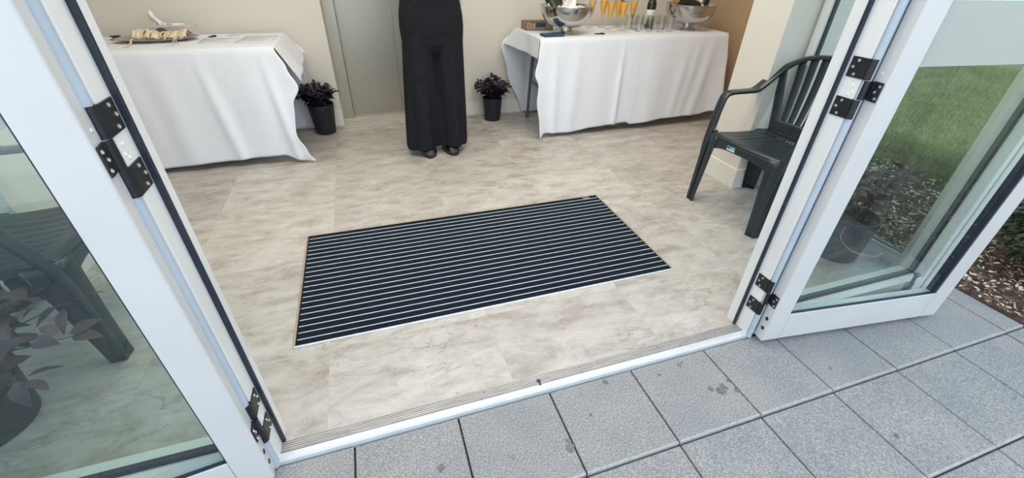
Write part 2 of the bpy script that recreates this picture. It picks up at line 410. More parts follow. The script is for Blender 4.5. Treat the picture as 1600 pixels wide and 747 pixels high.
# paving outside
def paving():
    bm = NB(); rnd = random.Random(3)
    P = .323; x0 = .417; zt = -.020; zr = {0: .004, 1: -.004, 2: -.011}
    rows = [(-.006, -.304), (-.304, -.620), (-.620, -.943), (-.943, -1.266), (-1.266, -1.59), (-1.59, -1.91), (-1.91, -2.23), (-2.23, -2.55)]
    for (ya, yb) in rows:
        for k in range(-13, 9):
            a, b = x0+k*P, x0+(k+1)*P
            if b > 3.12: b = 3.12
            if a >= b-.02: continue
            g = .0026
            vs = box(bm, a+g, b-g, yb+g, ya-g, zt-.05, zt+zr.get(rows.index((ya, yb)), -.014)+rnd.uniform(-.0012, .0012), .0035, seg=2)
            if rows.index((ya, yb)) < 3: vs += box(bm, a+g, b-g, yb+g-.0006, yb+g+.0075, zt-.04, vs[0].co.z*0+max(v.co.z for v in vs)+.0004, .0015, mi=2, seg=1)  # pale strip along the near edge: lit chamfer put into the colour
            tx, ty = rnd.uniform(-.002, .002), rnd.uniform(-.002, .002)
            for v in vs: v.co.z += (v.co.x-(a+b)/2)*tx*2+(v.co.y-(ya+yb)/2)*ty*2
    # ledge along the side of the bay
    for k in range(4):
        ya, yb = .0+k*P, .0+(k+1)*P
        box(bm, 3.05, 3.12, ya+.003, yb-.003, zt-.05, zt, .003)
    box(bm, -3.8, 3.11, -2.54, 0.05, zt-.08, zt-.024, mi=1)
    return tag(obj('paving', bm, ['paver', 'joint_sand', 'lit_arris']), kind='structure')
paving()
rnd = random.Random(11)
def blob(bm, x, y, r, z, n=14, sq=1):
    c = bm.verts.new((x, y, z)); a0 = rnd.uniform(0, 6)
    vs = [bm.verts.new((x+r*(.7+.5*noise.noise(Vector((x*9+math.cos(a)*1.5, y*9+math.sin(a)*1.5, a0))))*math.cos(a)*sq, y+r*(.7+.5*noise.noise(Vector((x*9+math.cos(a)*1.5, y*9+math.sin(a)*1.5, a0+3))))*math.sin(a), z)) for a in [2*math.pi*i/n for i in range(n)]]
    for i in range(n): bm.faces.new((c, vs[i], vs[(i+1) % n]))
mat('damp_stain', (.13, .14, .145), .6, var=.3, scale=60)
bm = NB()
for x, y, r in ((.657, -.156, .016), (1.047, -.213, .018), (1.05, -.19, .010), (1.272, -.028, .014), (1.643, -.183, .022), (1.665, -.170, .018), (1.615, -.165, .012), (1.70, -.2, .014), (1.70, -.155, .009), (2.08, -.492, .012), (1.475, -.06, .008), (1.16, -.13, .008)):
    blob(bm, x, y, r, -.0143 if y > -.31 else -.0222)
o = tag(obj('damp_spots', bm, 'damp_stain'), 'dark damp spots spattered over the grey concrete pavers', 'stain', kind='stuff')

# ------------------------------------------------------------------ JAMBS
def jamb(s, nm):
    """s=+1 right, -1 left ; x measured outward from the opening edge"""
    X0 = 1.912 if s > 0 else .218
    def bx(bm, a, b, y0, y1, z0, z1, bev=.0015, mi=0):
        xs = sorted((X0+s*a, X0+s*b)); box(bm, xs[0], xs[1], y0, y1, z0, z1, bev, mi)
    bm = NB()
    bx(bm, 0, .085, .066, .105, 0, 2.12)           # inner stop
    bx(bm, .006, .085, .002, .066, -.012, 2.12)    # hinge face
    t = tag(obj(nm, bm, 'white_frame'), kind='structure')
    bm = NB(); bx(bm, -.005, .006, .0560, .0655, .003, 2.12, .001); obj('rubber_seal', bm, 'rubber_seal', t)
    bm = NB()
    xs = sorted((X0+s*.012, X0+s*.035)); 
    lathe(bm, [(.010, -.01), (.010, 2.11)], 16, Matrix.Translation((X0+s*.018, -.006, 0)))
    obj('recess_bead', bm, 'groove_grey', t, smooth=True)
    # small white screws beside the hinges
    for z, y in ((.965, .018), (.948, .012), (.940, .020), (.900, -.0), (.195, .016), (.182, .018)):
        bm = NB(); lathe(bm, [(.0035, 0), (.0032, .0015), (.001, .0022)], 10, Matrix.Translation((X0+s*.006, max(y, .006), z)) @ Matrix.Rotation(-s*math.pi/2, 4, 'Y'))
        obj('screw_cap', bm, 'white_screw', t)
    return t
jr = jamb(1, 'trim_1'); jl = jamb(-1, 'trim_2')
bm = NB(); box(bm, .13, 2.0, .0, .105, 2.06, 2.12); st('trim_3', bm, 'white_frame')

# ------------------------------------------------------------------ FOLDING DOOR LEAVES
def door_leaf(s, nm, ang):
    HX, HY = (1.940, -.053) if s > 0 else (.206, -.053)
    t = bpy.data.objects.new(nm, None); C.objects.link(t); t.location = (HX, HY, 0); t.rotation_euler = (0, 0, -s*ang)
    t.empty_display_size = .05; tag(t, kind='structure')
    W = .845; T = .043; ST = .078; RB = .135; H = 2.08; z0 = .006
    def bx(bm, a, b, y0, y1, za, zb, bev=.002, mi=0):
        xs = sorted((s*a, s*b)); return box(bm, xs[0], xs[1], y0, y1, za, zb, bev, mi)
    bm = NB(); bx(bm, 0, ST, 0, T, z0, H, .004); obj('stile', bm, 'door_paint', t)
    bm = NB(); bx(bm, W-ST, W, 0, T, z0, H, .004); obj('stile', bm, 'door_paint', t)
    bm = NB(); bx(bm, ST+.0005, W-ST-.0005, .0008, T, z0+.0005, RB, .003)
    obj('bottom_rail', bm, 'door_paint', t)
    bm = NB(); bx(bm, ST, W-ST, .0008, T, H-.1, H, .003); obj('top_rail', bm, 'door_paint', t)
    # black gasket round the glass
    bm = NB(); g = .006
    bx(bm, ST, ST+g*.4, .004, T-.006, RB, H-.1, 0); bx(bm, W-ST-g*1.6, W-ST, .004, T-.006, RB, H-.1, 0)
    bx(bm, ST, W-ST, .004, .012, RB, RB+g, 0); bx(bm, ST, W-ST, .004, T-.006, H-.1-g, H-.1, 0)
    obj('gasket', bm, 'rubber_seal', t)
    bm = NB(); bx(bm, ST+.001, W-ST-.001, .012, .030, RB+.001, H-.101, 0); obj('glass_pane', bm, 'pane_glass', t)
    # frosted band stuck on the glass, rounded lower corners
    bm = NB(); a, b, c, d, r = ST+.004, W-ST-.012, 1.022, 1.178, .012
    pts = []
    for cx, cz, a0 in ((b-r, c+r, -90), (b-r, d-r, 0), (a+r, d-r, 90), (a+r, c+r, 180)):
        for k in range(6):
            q = R(a0+18*k); pts.append((s*(cx+r*math.cos(q)), cz+r*math.sin(q)))
    f1 = [bm.verts.new((x, .0112, z)) for x, z in pts]; f2 = [bm.verts.new((x, .0118, z)) for x, z in pts]
    bm.faces.new(f1); bm.faces.new(f2[::-1])
    for i in range(len(pts)): bm.faces.new((f1[i], f2[i], f2[(i+1) % len(pts)], f1[(i+1) % len(pts)]))
    bmesh.ops.recalc_face_normals(bm, faces=bm.faces)
    tag(obj('frosted_band', bm, 'frosted_film', t), 'translucent white frosted band on the glass')
    for zc in (.111, .063):     # plug caps in the edge face
        bm = NB(); lathe(bm, [(.0085, 0), (.008, .002), (.006, .0025)], 20, Matrix.Translation((0, .018, zc)) @ Matrix.Rotation(-s*math.pi/2, 4, 'Y') @ Matrix.Diagonal((1, .8, 1, 1)))
        obj('plug_cap', bm, 'hinge_black', t)
    # hinges : one plate on the leaf edge between two on the jamb
    gap = .022 if s > 0 else .006
    inv = Matrix.Rotation(s*ang, 4, 'Z')
    for zc in (.957, .1965, 1.75):
        hb = NB()
        bx(hb, -.004, -.0005, .006, .034, zc-.026, zc+.026, .001)
        vs = lathe(hb, [(.0088, zc-.025), (.0088, zc+.025)], 20, Matrix.Translation((-s*(gap-.005 if s > 0 else .006), .041, 0)))
        bx(hb, -.005, -.001, .030, .042, zc-.024, zc+.024, .001)
        h = obj('hinge', hb, 'hinge_black', t, smooth=False); tag(h, 'black three plate hinge')
        for sg in (1, -1):
            z1 = zc+sg*.0535
            pb = NB(); fx = -(gap+.0035)
            bx(pb, fx, -(gap-.004), .052, .1005, z1-.0265, z1+.0265, .001)
            # the plate rolls over into the barrel
            n_ = 10; c0 = Vector((s*(-(gap+.0035)+.0125), .050)); prev = None
            for q in range(n_+1):
                a = math.pi-q/n_*math.pi*.62
                p_ = Vector((c0.x+s*.0125*math.cos(a), c0.y-.0125*math.sin(a))); p2 = Vector((c0.x+s*.0095*math.cos(a), c0.y-.0095*math.sin(a)))
                row = [pb.verts.new((p_.x, p_.y, z1-.0265)), pb.verts.new((p_.x, p_.y, z1+.0265)), pb.verts.new((p2.x, p2.y, z1+.0265)), pb.verts.new((p2.x, p2.y, z1-.0265))]
                if prev:
                    for e_ in range(4): pb.faces.new((prev[e_], prev[(e_+1) % 4], row[(e_+1) % 4], row[e_]))
                else: pb.faces.new(row[::-1])
                prev = row
            pb.faces.new(prev); bmesh.ops.recalc_face_normals(pb, faces=pb.faces)
            bmesh.ops.transform(pb, matrix=inv, verts=pb.verts)
            obj('jamb_plate', pb, 'hinge_black', h)
            for k, (yy, zz) in enumerate(((.080, .018), (.090, 0), (.080, -.018))):
                q = NB(); lathe(q, [(.0042, 0), (.0040, .0012), (.0022, .0016), (.0018, .0006)], 14, inv @ Matrix.Translation((s*fx, yy, z1+zz)) @ Matrix.Rotation(-s*math.pi/2, 4, 'Y'))
                obj('screw', q, 'screw_metal', h)
        for k, (yy, zz) in enumerate(((.012, .016), (.020, 0), (.012, -.016))):
            q = NB(); lathe(q, [(.0042, 0), (.0040, .0012), (.0022, .0016), (.0018, .0006)], 14, Matrix.Translation((-s*.004, yy, zc+zz)) @ Matrix.Rotation(-s*math.pi/2, 4, 'Y'))
            obj('screw', q, 'screw_metal', h)
    for zz in (.985, .925, .93, .16):
        q = NB(); lathe(q, [(.003, 0), (.0026, .0014)], 10, Matrix.Translation((0, .026, zz+(.02 if zz > .5 else 0))) @ Matrix.Rotation(-s*math.pi/2, 4, 'Y')); obj('screw_cap', q, 'white_screw', t)
    return t
door_leaf(1, 'door_1', R(6.8)); door_leaf(-1, 'door_2', R(6.8))

# ------------------------------------------------------------------ FIXED GLAZING
def window(nm, p0, p1, z1=2.12, sill=.0, sw=.05, rail=.07, depth=.06, side=1):
    """glazed frame from p0 to p1 on plan"""
    p0, p1 = Vector(p0), Vector(p1); d = p1-p0; L = d.length
    t = bpy.data.objects.new(nm, None); C.objects.link(t); t.location = (p0.x, p0.y, 0); t.rotation_euler = (0, 0, math.atan2(d.y, d.x)); tag(t, kind='structure')
    bm = NB(); h = depth/2
    box(bm, 0, sw, -h, h, -.02, z1, .002); box(bm, L-sw, L, -h, h, -.02, z1, .002); box(bm, sw, L-sw, -h, h, -.02, rail, .002); box(bm, sw, L-sw, -h, h, z1-rail, z1, .002)
    obj('window_frame', bm, 'white_frame', t)
    bm = NB(); g = .008
    for ya, yb in ((-.012, .0125),):
        box(bm, sw, sw+g, ya, yb, rail, z1-rail); box(bm, L-sw-g, L-sw, ya, yb, rail, z1-rail); box(bm, sw, L-sw, ya, yb, rail, rail+g); box(bm, sw, L-sw, ya, yb, z1-rail-g, z1-rail)
    obj('gasket', bm, 'rubber_seal', t)
    bm = NB(); box(bm, sw+.001, L-sw-.001, -.008, .008, rail+.001, z1-rail-.001); obj('window_pane', bm, 'pane_glass', t)
    return t
window('window_1', (1.998, .055), (2.95, .055), sw=.035, rail=.055, depth=.10)
window('window_2', (-.82, .055), (.132, .055), sw=.035, rail=.055, depth=.10)
window('window_3', (3.035, .12), (3.035, 1.075), sw=.045, rail=.055)
window('window_4', (-.905, .12), (-.905, 1.075), sw=.045, rail=.055)
bm = NB(); box(bm, 2.955, 3.075, 0, .118, -.02, 2.12, .003); st('trim_5', bm, 'white_frame')
bm = NB(); box(bm, -.945, -.825, 0, .118, -.02, 2.12, .003); st('trim_6', bm, 'white_frame')

# door holder on the ledge of the right sidelight
ch = thing('door_catch', 'small grey metal door catch on the ledge behind the right folded leaf', 'door catch', (2.80, -.012, 0), R(8))
bm = NB(); box(bm, -.045, .045, -.022, .022, .0, .012, .003); lathe(bm, [(.012, .0), (.012, .03)], 16, Matrix.Translation((.02, 0, 0))); obj('base_plate', bm, 'catch_grey', ch)
bm = NB(); tube(bm, catmull([(.02, 0, .02), (.022, 0, .05), (.015, .0, .08), (.018, .0, .105)], 5), [.009]*8+[.007]*8, 12)
lathe(bm, [(.010, .098), (.013, .104), (.010, .112)], 14, Matrix.Translation((.018, 0, 0))); obj('arm', bm, 'catch_grey', ch, smooth=True)
bm = NB(); tube(bm, catmull([(-.02, 0, .012), (-.05, 0, .03), (-.075, .0, .01)], 5), .009, 10); obj('lever', bm, 'catch_grey', ch, smooth=True)

# ------------------------------------------------------------------ ENTRANCE MAT
mt = thing('entrance_mat', 'black ribbed entrance mat with metal strips set in the tiled floor', 'mat', (.211, .449, 0))
MW, MH = 1.684, .799
bm = NB(); box(bm, .004, MW-.004, .004, MH-.004, .0002, .0035)
obj('carpet', bm, 'carpet_black', mt)
bm = NB()
box(bm, -.004, .004, -.002, MH+.002, 0, .0045, .001); box(bm, MW-.004, MW+.004, -.002, MH+.002, 0, .0045, .001)
box(bm, 0, MW, MH-.003, MH+.003, 0, .0045, .001)
obj('frame', bm, 'brass_edge', mt)
bm = NB(); box(bm, .0, MW, -.003, .006, 0, .0046, .001); tag(obj('front_edge', bm, 'mat_strip', mt), 'pale metal front edge')
for k in range(1, 22):
    y = k*MH/22; bm = NB(); box(bm, .010, MW-.008, y-.0019, y+.0019, .001, .0050, .0008, seg=1); obj('metal_strip', bm, 'mat_strip', mt)
bm = NB(); box(bm, MW-.10, MW-.055, MH-.033, MH-.006, .001, .0052, .002); obj('corner_tab', bm, 'catch_grey', mt)

# ------------------------------------------------------------------ TABLES AND CLOTHS
def folding_table(x0, x1, y0, y1, label):
    t = thing('folding_table', label, 'table', ((x0+x1)/2, (y0+y1)/2, 0)); hx, hy = (x1-x0)/2, (y1-y0)/2
    bm = NB(); box(bm, -hx+.006, hx-.006, -hy+.006, hy-.006, .705, .740, .008); obj('tabletop', bm, 'tabletop', t)
    for s in (-1, 1):
        bm = NB(); X = s*(hx-.14)
        for yy in (-hy+.10, hy-.10):
            tube(bm, catmull([(X, yy*.85, .705), (X+s*.02, yy*.9, .4), (X+s*.035, yy, .012)], 5), .0125, 12)
        tube(bm, [(X+s*.02, -hy+.12, .33), (X+s*.02, hy-.12, .33)], .009, 8)
        tube(bm, [(X+s*.005, 0, .62), (X-s*.26, 0, .70)], .008, 8); tube(bm, [(X, -hy*.6, .62), (X, hy*.6, .62)], .009, 8)
        for yy in (-hy+.10, hy-.10): lathe(bm, [(.017, 0), (.017, .03)], 12, Matrix.Translation((X+s*.035, yy, 0)))
        obj('leg', bm, 'leg_steel', t, smooth=True)
    return t
folding_table(1.90, 3.62, 2.34, 2.93, 'folding table under the white cloth holding the steel bowls and glasses')
folding_table(-1.62, .11, 2.36, 2.96, 'folding table under the white cloth holding the tray and tissue box')

def cloth(x0, x1, y0, y1, hem_front, le_f, re_f, le_b, re_b, flapL, flapR, folds, label, seed):
    """cloth: a top with rounded edges, long front and back drops and short end flaps, in one mesh"""
    bm = NB(); Z = .7455; n = noise.noise
    def wob(x, y): return .0012*n(Vector((x*4, y*4, seed)))
    grid(bm, 150, 40, lambda u, v: Vector((x0+(x1-x0)*u, y0+(y1-y0)*v, Z+wob(x0+(x1-x0)*u, y0+(y1-y0)*v))))
    def drop(front, le, re, hem):
        ysgn = -1 if front else 1; Y = y0 if front else y1
        def f(u, v):
            s = v
            zt = hem(u); z = Z+(zt-Z)*s
            xl, xr = le(z), re(z)
            # blend edge displacement inwards so the fabric body hangs straight
            wl = max(0, 1-u/.18)**2; wr = max(0, 1-(1-u)/.18)**2
            x = x0+(x1-x0)*u+(xl-x0)*wl+(xr-x1)*wr
            q = 1-z/Z
            fo = 0
            for (c, wd, am, sl) in folds:
                d = (x-(c+sl*q))/wd; fo += am*math.exp(-d*d)*min(1, q*2.5)
            fo += .007*n(Vector((x*3.1, z*1.1, seed+5)))*min(1, q*3)+.004*n(Vector((x*11, z*3, seed+9)))*min(1, q*3)
            fo += .0022*math.exp(-((z-.37)/.007)**2)+.0020*math.exp(-((x-(x0+x1)/2)/.005)**2)   # ironed creases
            # corner cones flare out
            fo += (.055*max(0, 1-u/.07)**1.5+.055*max(0, 1-(1-u)/.07)**1.5)*q*(1 if front else .3)
            r = .006; t = min(1, s*30)
            return Vector((x, Y+ysgn*(r*t+.045*q*(1 if front else .3)+max(-.02, fo)), z-.0))
        grid(bm, 150, 44, f)
    drop(True, le_f, re_f, hem_front); drop(False, le_b, re_b, lambda u: .012)
    def flap(X, sg, hem, out):
        def f(u, v):
            y = y0+(y1-y0)*u; zt = hem(u); z = Z+(zt-Z)*v; q = (Z-z)/.15
            return Vector((X+sg*(out(u)*q+.004*math.sin(u*17+seed)*q), y+(0 if u < .5 else .03*q*(u-.5)*2), z))
        grid(bm, 40, 12, f)
    flap(x0, -1, flapL[0], flapL[1]); flap(x1, 1, flapR[0], flapR[1])
    bmesh.ops.remove_doubles(bm, verts=bm.verts, dist=.0035)
    bmesh.ops.recalc_face_normals(bm, faces=bm.faces)
    o = obj('tablecloth', bm, 'linen', smooth=True); o.modifiers.new('s', 'SMOOTH').iterations = 2
    solid(o, .0014, 1)
    return tag(o, label, 'tablecloth')
cloth(1.90, 3.62, 2.34, 2.93,
      lambda u: pw(u, [(0, .004), (.025, .045), (.10, .03), (.16, .028), (.3, .05), (.48, .065), (.50, .045), (.7, .07), (.9, .075), (.97, .10), (1, .05)]),
      lambda z: pw(-z, [(-.745, 1.90), (-.62, 1.885), (-.5, 1.855), (-.42, 1.885), (-.3, 1.872), (-.12, 1.895), (0, 1.90)]),
      lambda z: pw(-z, [(-.745, 3.62), (-.5, 3.655), (0, 3.70)]),
      lambda z: pw(-z, [(-.745, 1.90), (-.62, 1.78), (-.4, 1.84), (0, 2.0)]),
      lambda z: 3.62+(.745-z)*.05,
      (lambda u: .600+.02*u, lambda u: .012+.10*max(0, u-.35)/.65), (lambda u: .43+.12*u, lambda u: .02+.015*u),
      [(2.03, .035, .018, .0), (2.22, .05, .012, -.05), (2.62, .020, .018, -.03), (2.95, .12, .014, -.04), (3.25, .05, .012, -.10), (3.36, .04, .009, -.12), (3.5, .05, .014, -.14)],
      'white tablecloth on the drinks table with steel bowls, hanging to the floor', 3.7)
cloth(-1.62, .11, 2.36, 2.96,
      lambda u: pw(u, [(0, .01), (.5, .035), (.7, .045), (.93, .055), (.965, .012), (1, .004)]),
      lambda z: -1.62-(.745-z)*.03,
      lambda z: pw(-z, [(-.745, .11), (-.62, .16), (-.50, .205), (-.40, .15), (-.2, .125), (-.08, .17), (0, .215)]),
      lambda z: -1.62-(.745-z)*.03,
      lambda z: pw(-z, [(-.745, .11), (-.60, .225), (-.45, .19), (0, .17)]),
      (lambda u: .58, lambda u: .02), (lambda u: .52+.08*u, lambda u: .075+.035*u),
      [(-.34, .035, .016, .10), (-.55, .07, .012, .02), (-.08, .10, .012, .05), (.02, .025, .016, .08)],
      'white tablecloth on the table with the tray and tissue box, hanging to the floor', 8.1)
# flattened cardboard under the drinks table
bm = NB()
for k in range(2): box(bm, 0+k*.02, .66-k*.03, .01*k, .30, .002+.022*k, .022+.022*k, .002)
tag(obj('cardboard_box', bm, 'card_brown', loc=(2.24, 2.40, 0)), 'flat brown cardboard lying under the drinks table, just below the cloth hem', 'cardboard')

# ------------------------------------------------------------------ THINGS ON THE DRINKS TABLE
TZ = .7476
def wine_bowl(loc, label, group='polished steel wine bowls'):
    t = thing('wine_bowl', label, 'ice bucket', loc, group=None)
    bm = NB(); prof = []
    for k in range(15):
        a = k/14*math.pi/2; prof.append((.052+.150*math.sin(a)**.9, .048+.142*(1-math.cos(a))**1.0))
    prof += [(.206, .192), (.2075, .196), (.205, .199), (.200, .196)]
    inner = [(r-.006, z+.004) for r, z in reversed(prof[1:14])]
    lathe(bm, prof+inner, 56); obj('bowl', bm, 'steel_bright', t, smooth=True)
    bm = NB(); lathe(bm, [(.074, 0), (.074, .004), (.066, .010), (.056, .028), (.053, .046), (.058, .054)], 40); obj('foot', bm, 'steel_bright', t, smooth=True)
    bm = NB(); rr = random.Random(int(loc[0]*10))
    for k in range(46):
        a, r = rr.uniform(0, 6.28), .165*math.sqrt(rr.random()); s = rr.uniform(.012, .02)
        box(bm, -s, s, -s, s, -s, s, .004, mtx=Matrix.Translation((r*math.cos(a), r*math.sin(a), .155+rr.uniform(0, .024))) @ Matrix.Rotation(rr.uniform(0, 3), 4, Vector((rr.random(), rr.random(), rr.random()+.1)).normalized()), seg=1)
    tag(obj('ice_cubes', bm, 'ice', t), kind='stuff')
    return t
wine_bowl((2.185, 2.53, TZ), 'polished steel footed bowl of ice at the left end of the drinks table')
wine_bowl((3.345, 2.55, TZ), 'polished steel footed bowl of ice at the right end of the drinks table')
def bottle(loc, rot, label, body, foil, sparkling=True, wrap=None, extra=None):
    t = thing('bottle', label, 'bottle', loc, rot=rot)
    if sparkling: pr = [(.036, 0), (.0435, .004), (.044, .14), (.040, .17), (.026, .205), (.016, .235), (.0150, .300), (.017, .303), (.0165, .315), (.012, .318)]
    else: pr = [(.033, 0), (.0375, .004), (.0378, .185), (.034, .205), (.020, .228), (.0148, .245), (.0143, .295), (.0155, .297), (.0155, .305), (.012, .306)]
    bm = NB(); lathe(bm, pr, 32); obj('glass_body', bm, body, t, smooth=True)
    bm = NB()
    if sparkling: lathe(bm, [(.0272, .203), (.0172, .235), (.0163, .30), (.0185, .303), (.0180, .318), (.008, .320)], 24)
    else: lathe(bm, [(.0155, .247), (.0152, .294), (.0168, .297), (.0165, .308), (.006, .309)], 24)
    obj('foil_cap', bm, foil, t, smooth=True)
    bm = NB(); n = 20
    R0 = (.0443 if sparkling else .0381); za, zb = ((.03, .11) if sparkling else (.035, .145))
    a0, a1 = (-1.09*math.pi, -.29*math.pi) if not sparkling else (0, math.pi*1.2)
    grid(bm, n, 2, lambda u, v: Vector((R0*math.cos(a0+(a1-a0)*u), R0*math.sin(a0+(a1-a0)*u), za+(zb-za)*v)))
    solid(obj('label', bm, 'label_paper', t, smooth=True), .0004, 1)
    if not sparkling:
        bm = NB()
        for u, zc, hw in ((.72, .125, .006), (.70, .118, .004), (.6, .095, .016), (.6, .080, .013), (.6, .066, .015)):
            am = a0+(a1-a0)*u
            grid(bm, 6, 1, lambda q, v: Vector(((R0+.0008)*math.cos(am+(q-.5)*hw*2/R0), (R0+.0008)*math.sin(am+(q-.5)*hw*2/R0), zc+.004*v)))
        obj('label_print', bm, 'ink', t)
    return t
# bottles chilling in the two bowls
bottle((2.115, 2.515, TZ+.135), (R(-18), R(-30), 0), 'dark green bottle leaning out of the left steel bowl', 'bottle_green', 'foil_gold')
bottle((2.14, 2.60, TZ+.13), (R(8), R(-12), 0), 'gold topped bottle standing behind the leaning one in the left steel bowl', 'bottle_green', 'foil_gold')
bottle((3.37, 2.60, TZ+.16), (R(12), R(-62), 0), 'dark bottle lying towards the left rim of the right steel bowl', 'bottle_dark', 'foil_gold')
bottle((3.345, 2.47, TZ+.175), (R(-6), R(-74), 0), 'orange foiled bottle lying across the front of the right steel bowl', 'bottle_dark', 'foil_orange')
bottle((3.44, 2.55, TZ+.13), (R(4), R(10), 0), 'upright dark bottle at the right side of the right steel bowl', 'bottle_dark', 'bottle_dark')
bottle((3.055, 2.70, TZ), (0, 0, 0), 'dark red wine bottle with white label behind the tumblers', 'bottle_dark', 'bottle_dark', False)
# white tag hanging over the first bowl
tg = thing('price_tag', 'white printed card tag on the rim of the left steel bowl', 'tag', (2.125, 2.35, TZ+.198), rot=(R(-16), 0, R(-6)))
bm = NB(); pts = [(-.045, .03), (-.022, -.004), (.03, -.006), (.046, .015), (.044, .075), (-.03, .078)]
f1 = [bm.verts.new((x, 0, z)) for x, z in pts]; f2 = [bm.verts.new((x, .0012, z)) for x, z in pts]; bm.faces.new(f1); bm.faces.new(f2[::-1])
for i in range(6): bm.faces.new((f1[i], f2[i], f2[(i+1) % 6], f1[(i+1) % 6]))
bmesh.ops.recalc_face_normals(bm, faces=bm.faces); obj('card', bm, 'tissue', tg)
bm = NB()
for k in range(4): box(bm, -.028+k*.004, -.008+k*.012, -.0006, -.0002, .012+k*.013, .018+k*.013)
obj('print', bm, 'ink_red', tg)
bm = NB(); box(bm, -.036, -.030, -.0006, -.0002, .034, .060); obj('print', bm, 'ink', tg)

def flute(loc, full, label, group):
    t = thing('champagne_flute', label, 'champagne flute', loc, group=group)
    bm = NB()
    lathe(bm, [(.0345, 0), (.0345, .0015), (.010, .004), (.0045, .010), (.0040, .070), (.007, .080), (.017, .110), (.0265, .160), (.0325, .200), (.0345, .226),
               (.0335, .226), (.0313, .200), (.0253, .160), (.0158, .111), (.005, .084), (.0005, .083)], 28, cap1=False)
    obj('glass', bm, 'drink_glass', t, smooth=True)
    if full:
        bm = NB(); lathe(bm, [(.0004, .0835), (.0048, .0845), (.0154, .1115), (.0249, .160), (.0309, .198), (.0311, .204), (.0001, .204)], 28, cap1=False); obj('orange_drink', bm, 'juice', t, smooth=True)
    return t
FG = 'flutes of orange drink on the drinks table'
for (x, y), lb in (((2.535, 2.79), 'flute of orange drink half hidden by the left steel bowl, leftmost'), ((2.655, 2.81), 'flute of orange drink standing apart, second from the left bowl'),
                   ((2.66, 2.69), 'flute of orange drink at the left of the tight cluster'), ((2.79, 2.79), 'flute of orange drink in the back of the tight cluster, left of its middle'),
                   ((2.735, 2.615), 'nearest flute of orange drink in the tight cluster'), ((2.86, 2.86), 'furthest back flute of orange drink in the tight cluster'), ((2.885, 2.71), 'flute of orange drink at the right end of the cluster, nearest the tumblers')):
    flute((x, y, TZ), True, lb, FG)
flute((2.44, 2.82, TZ), False, 'empty clear flute behind the rim of the left steel bowl', None)
def tumbler(loc, label):
    t = thing('tumbler', label, 'drinking glass', loc, group='clear empty tumblers on the drinks table')
    bm = NB(); lathe(bm, [(.020, 0), (.026, .002), (.0325, .018), (.0345, .045), (.0325, .085), (.0295, .118), (.0283, .118), (.0313, .085), (.0332, .045), (.031, .020), (.022, .009), (.0005, .008)], 30, cap1=False)
    obj('glass', bm, 'drink_glass', t, smooth=True)
for x, y, lb in ((3.11, 2.47, 'clear tumbler in the front row, nearest the right steel bowl'), (3.015, 2.465, 'clear tumbler in the front row, second from the right bowl'), (2.925, 2.49, 'clear tumbler in the front row, third from the right bowl'),
                 (2.845, 2.53, 'clear tumbler at the left end of the front row'), (3.125, 2.60, 'clear tumbler in the second row, nearest the right steel bowl'), (3.035, 2.60, 'clear tumbler in the second row in front of the wine bottle'),
                 (2.96, 2.62, 'clear tumbler in the second row just left of the wine bottle'), (2.87, 2.625, 'clear tumbler in the second row, second from its left end'), (2.80, 2.61, 'clear tumbler at the left end of the second row, under the orange flutes')):
    tumbler((x, y, TZ), lb)
# napkin basket and navy napkins
bk = thing('napkin_basket', 'patterned brown woven basket of napkins behind the left steel bowl', 'basket', (2.05, 2.80, TZ), R(-3))
bm = NB(); box(bm, -.115, .115, -.075, .075, 0, .006); 
box(bm, -.115, -.107, -.075, .075, 0, .062, .002); box(bm, .107, .115, -.075, .075, 0, .055, .002); box(bm, -.115, .115, .067, .075, 0, .062, .002)
box(bm, -.115, -.035, -.075, -.067, 0, .055, .002); box(bm, .055, .115, -.075, -.067, 0, .055, .002); box(bm, -.035, .055, -.075, -.067, 0, .024)
obj('basket', bm, 'rattan', bk)
bm = NB(); box(bm, -.04, .060, -.066, .03, .006, .050, .004); tag(obj('napkins', bm, 'navy', bk), 'navy blue folded napkins')
nv = thing('napkin_pile', 'dark navy napkin pile lying at the front left of the drinks table', 'napkins', (2.035, 2.435, TZ), R(4))
for k in range(4):
    bm = NB(); box(bm, -.082, .082, -.048, .048, k*.0042, k*.0042+.004, .0015, mtx=Matrix.Rotation(R((k-1.5)*1.6), 4, 'Z')); obj('napkin', bm, 'navy', nv)
def pen(loc, rz, L, label, m='pen_black'):
    t = thing('pen', label, 'pen', loc, rot=(0, 0, rz))
    bm = NB(); lathe(bm, [(.0012, 0), (.0045, .014), (.0048, L*.6)], 14, Matrix.Translation((-L/2, 0, .005)) @ Matrix.Rotation(R(90), 4, 'Y')); obj('barrel', bm, m, t, smooth=True)
    bm = NB(); lathe(bm, [(.0055, L*.56), (.0055, L*.97), (.004, L)], 14, Matrix.Translation((-L/2, 0, .0056)) @ Matrix.Rotation(R(90), 4, 'Y')); box(bm, L*.05, L*.42, -.0012, .0012, .0105, .0125); obj('cap', bm, m, t, smooth=True)
pen((2.44, 2.44, TZ), R(-14), .085, 'short black pen on the cloth right of the left steel bowl')
def sheet(loc, rz, wd, hg, label, lines, seed):
    t = thing('paper_sheet', label, 'paper', loc, rz)
    bm = NB(); grid(bm, 6, 6, lambda u, v: Vector(((u-.5)*wd, (v-.5)*hg, .0004+.0012*abs(noise.noise(Vector((u*3, v*3, seed))))))); solid(obj('page', bm, 'paper_white', t, smooth=True), .0003, 1)
    bm = NB(); rr = random.Random(seed)
    for k in range(lines):
        yy = hg*.38-k*hg*.76/lines; box(bm, -wd*.4, wd*rr.uniform(.0, .4), yy, yy+.0035, .0021, .0023)
    obj('printed_lines', bm, 'box_grey', t)
sheet((2.64, 2.53, TZ), R(4), .20, .15, 'white paper with faint print lying between the pen and the tumblers', 5, 4)

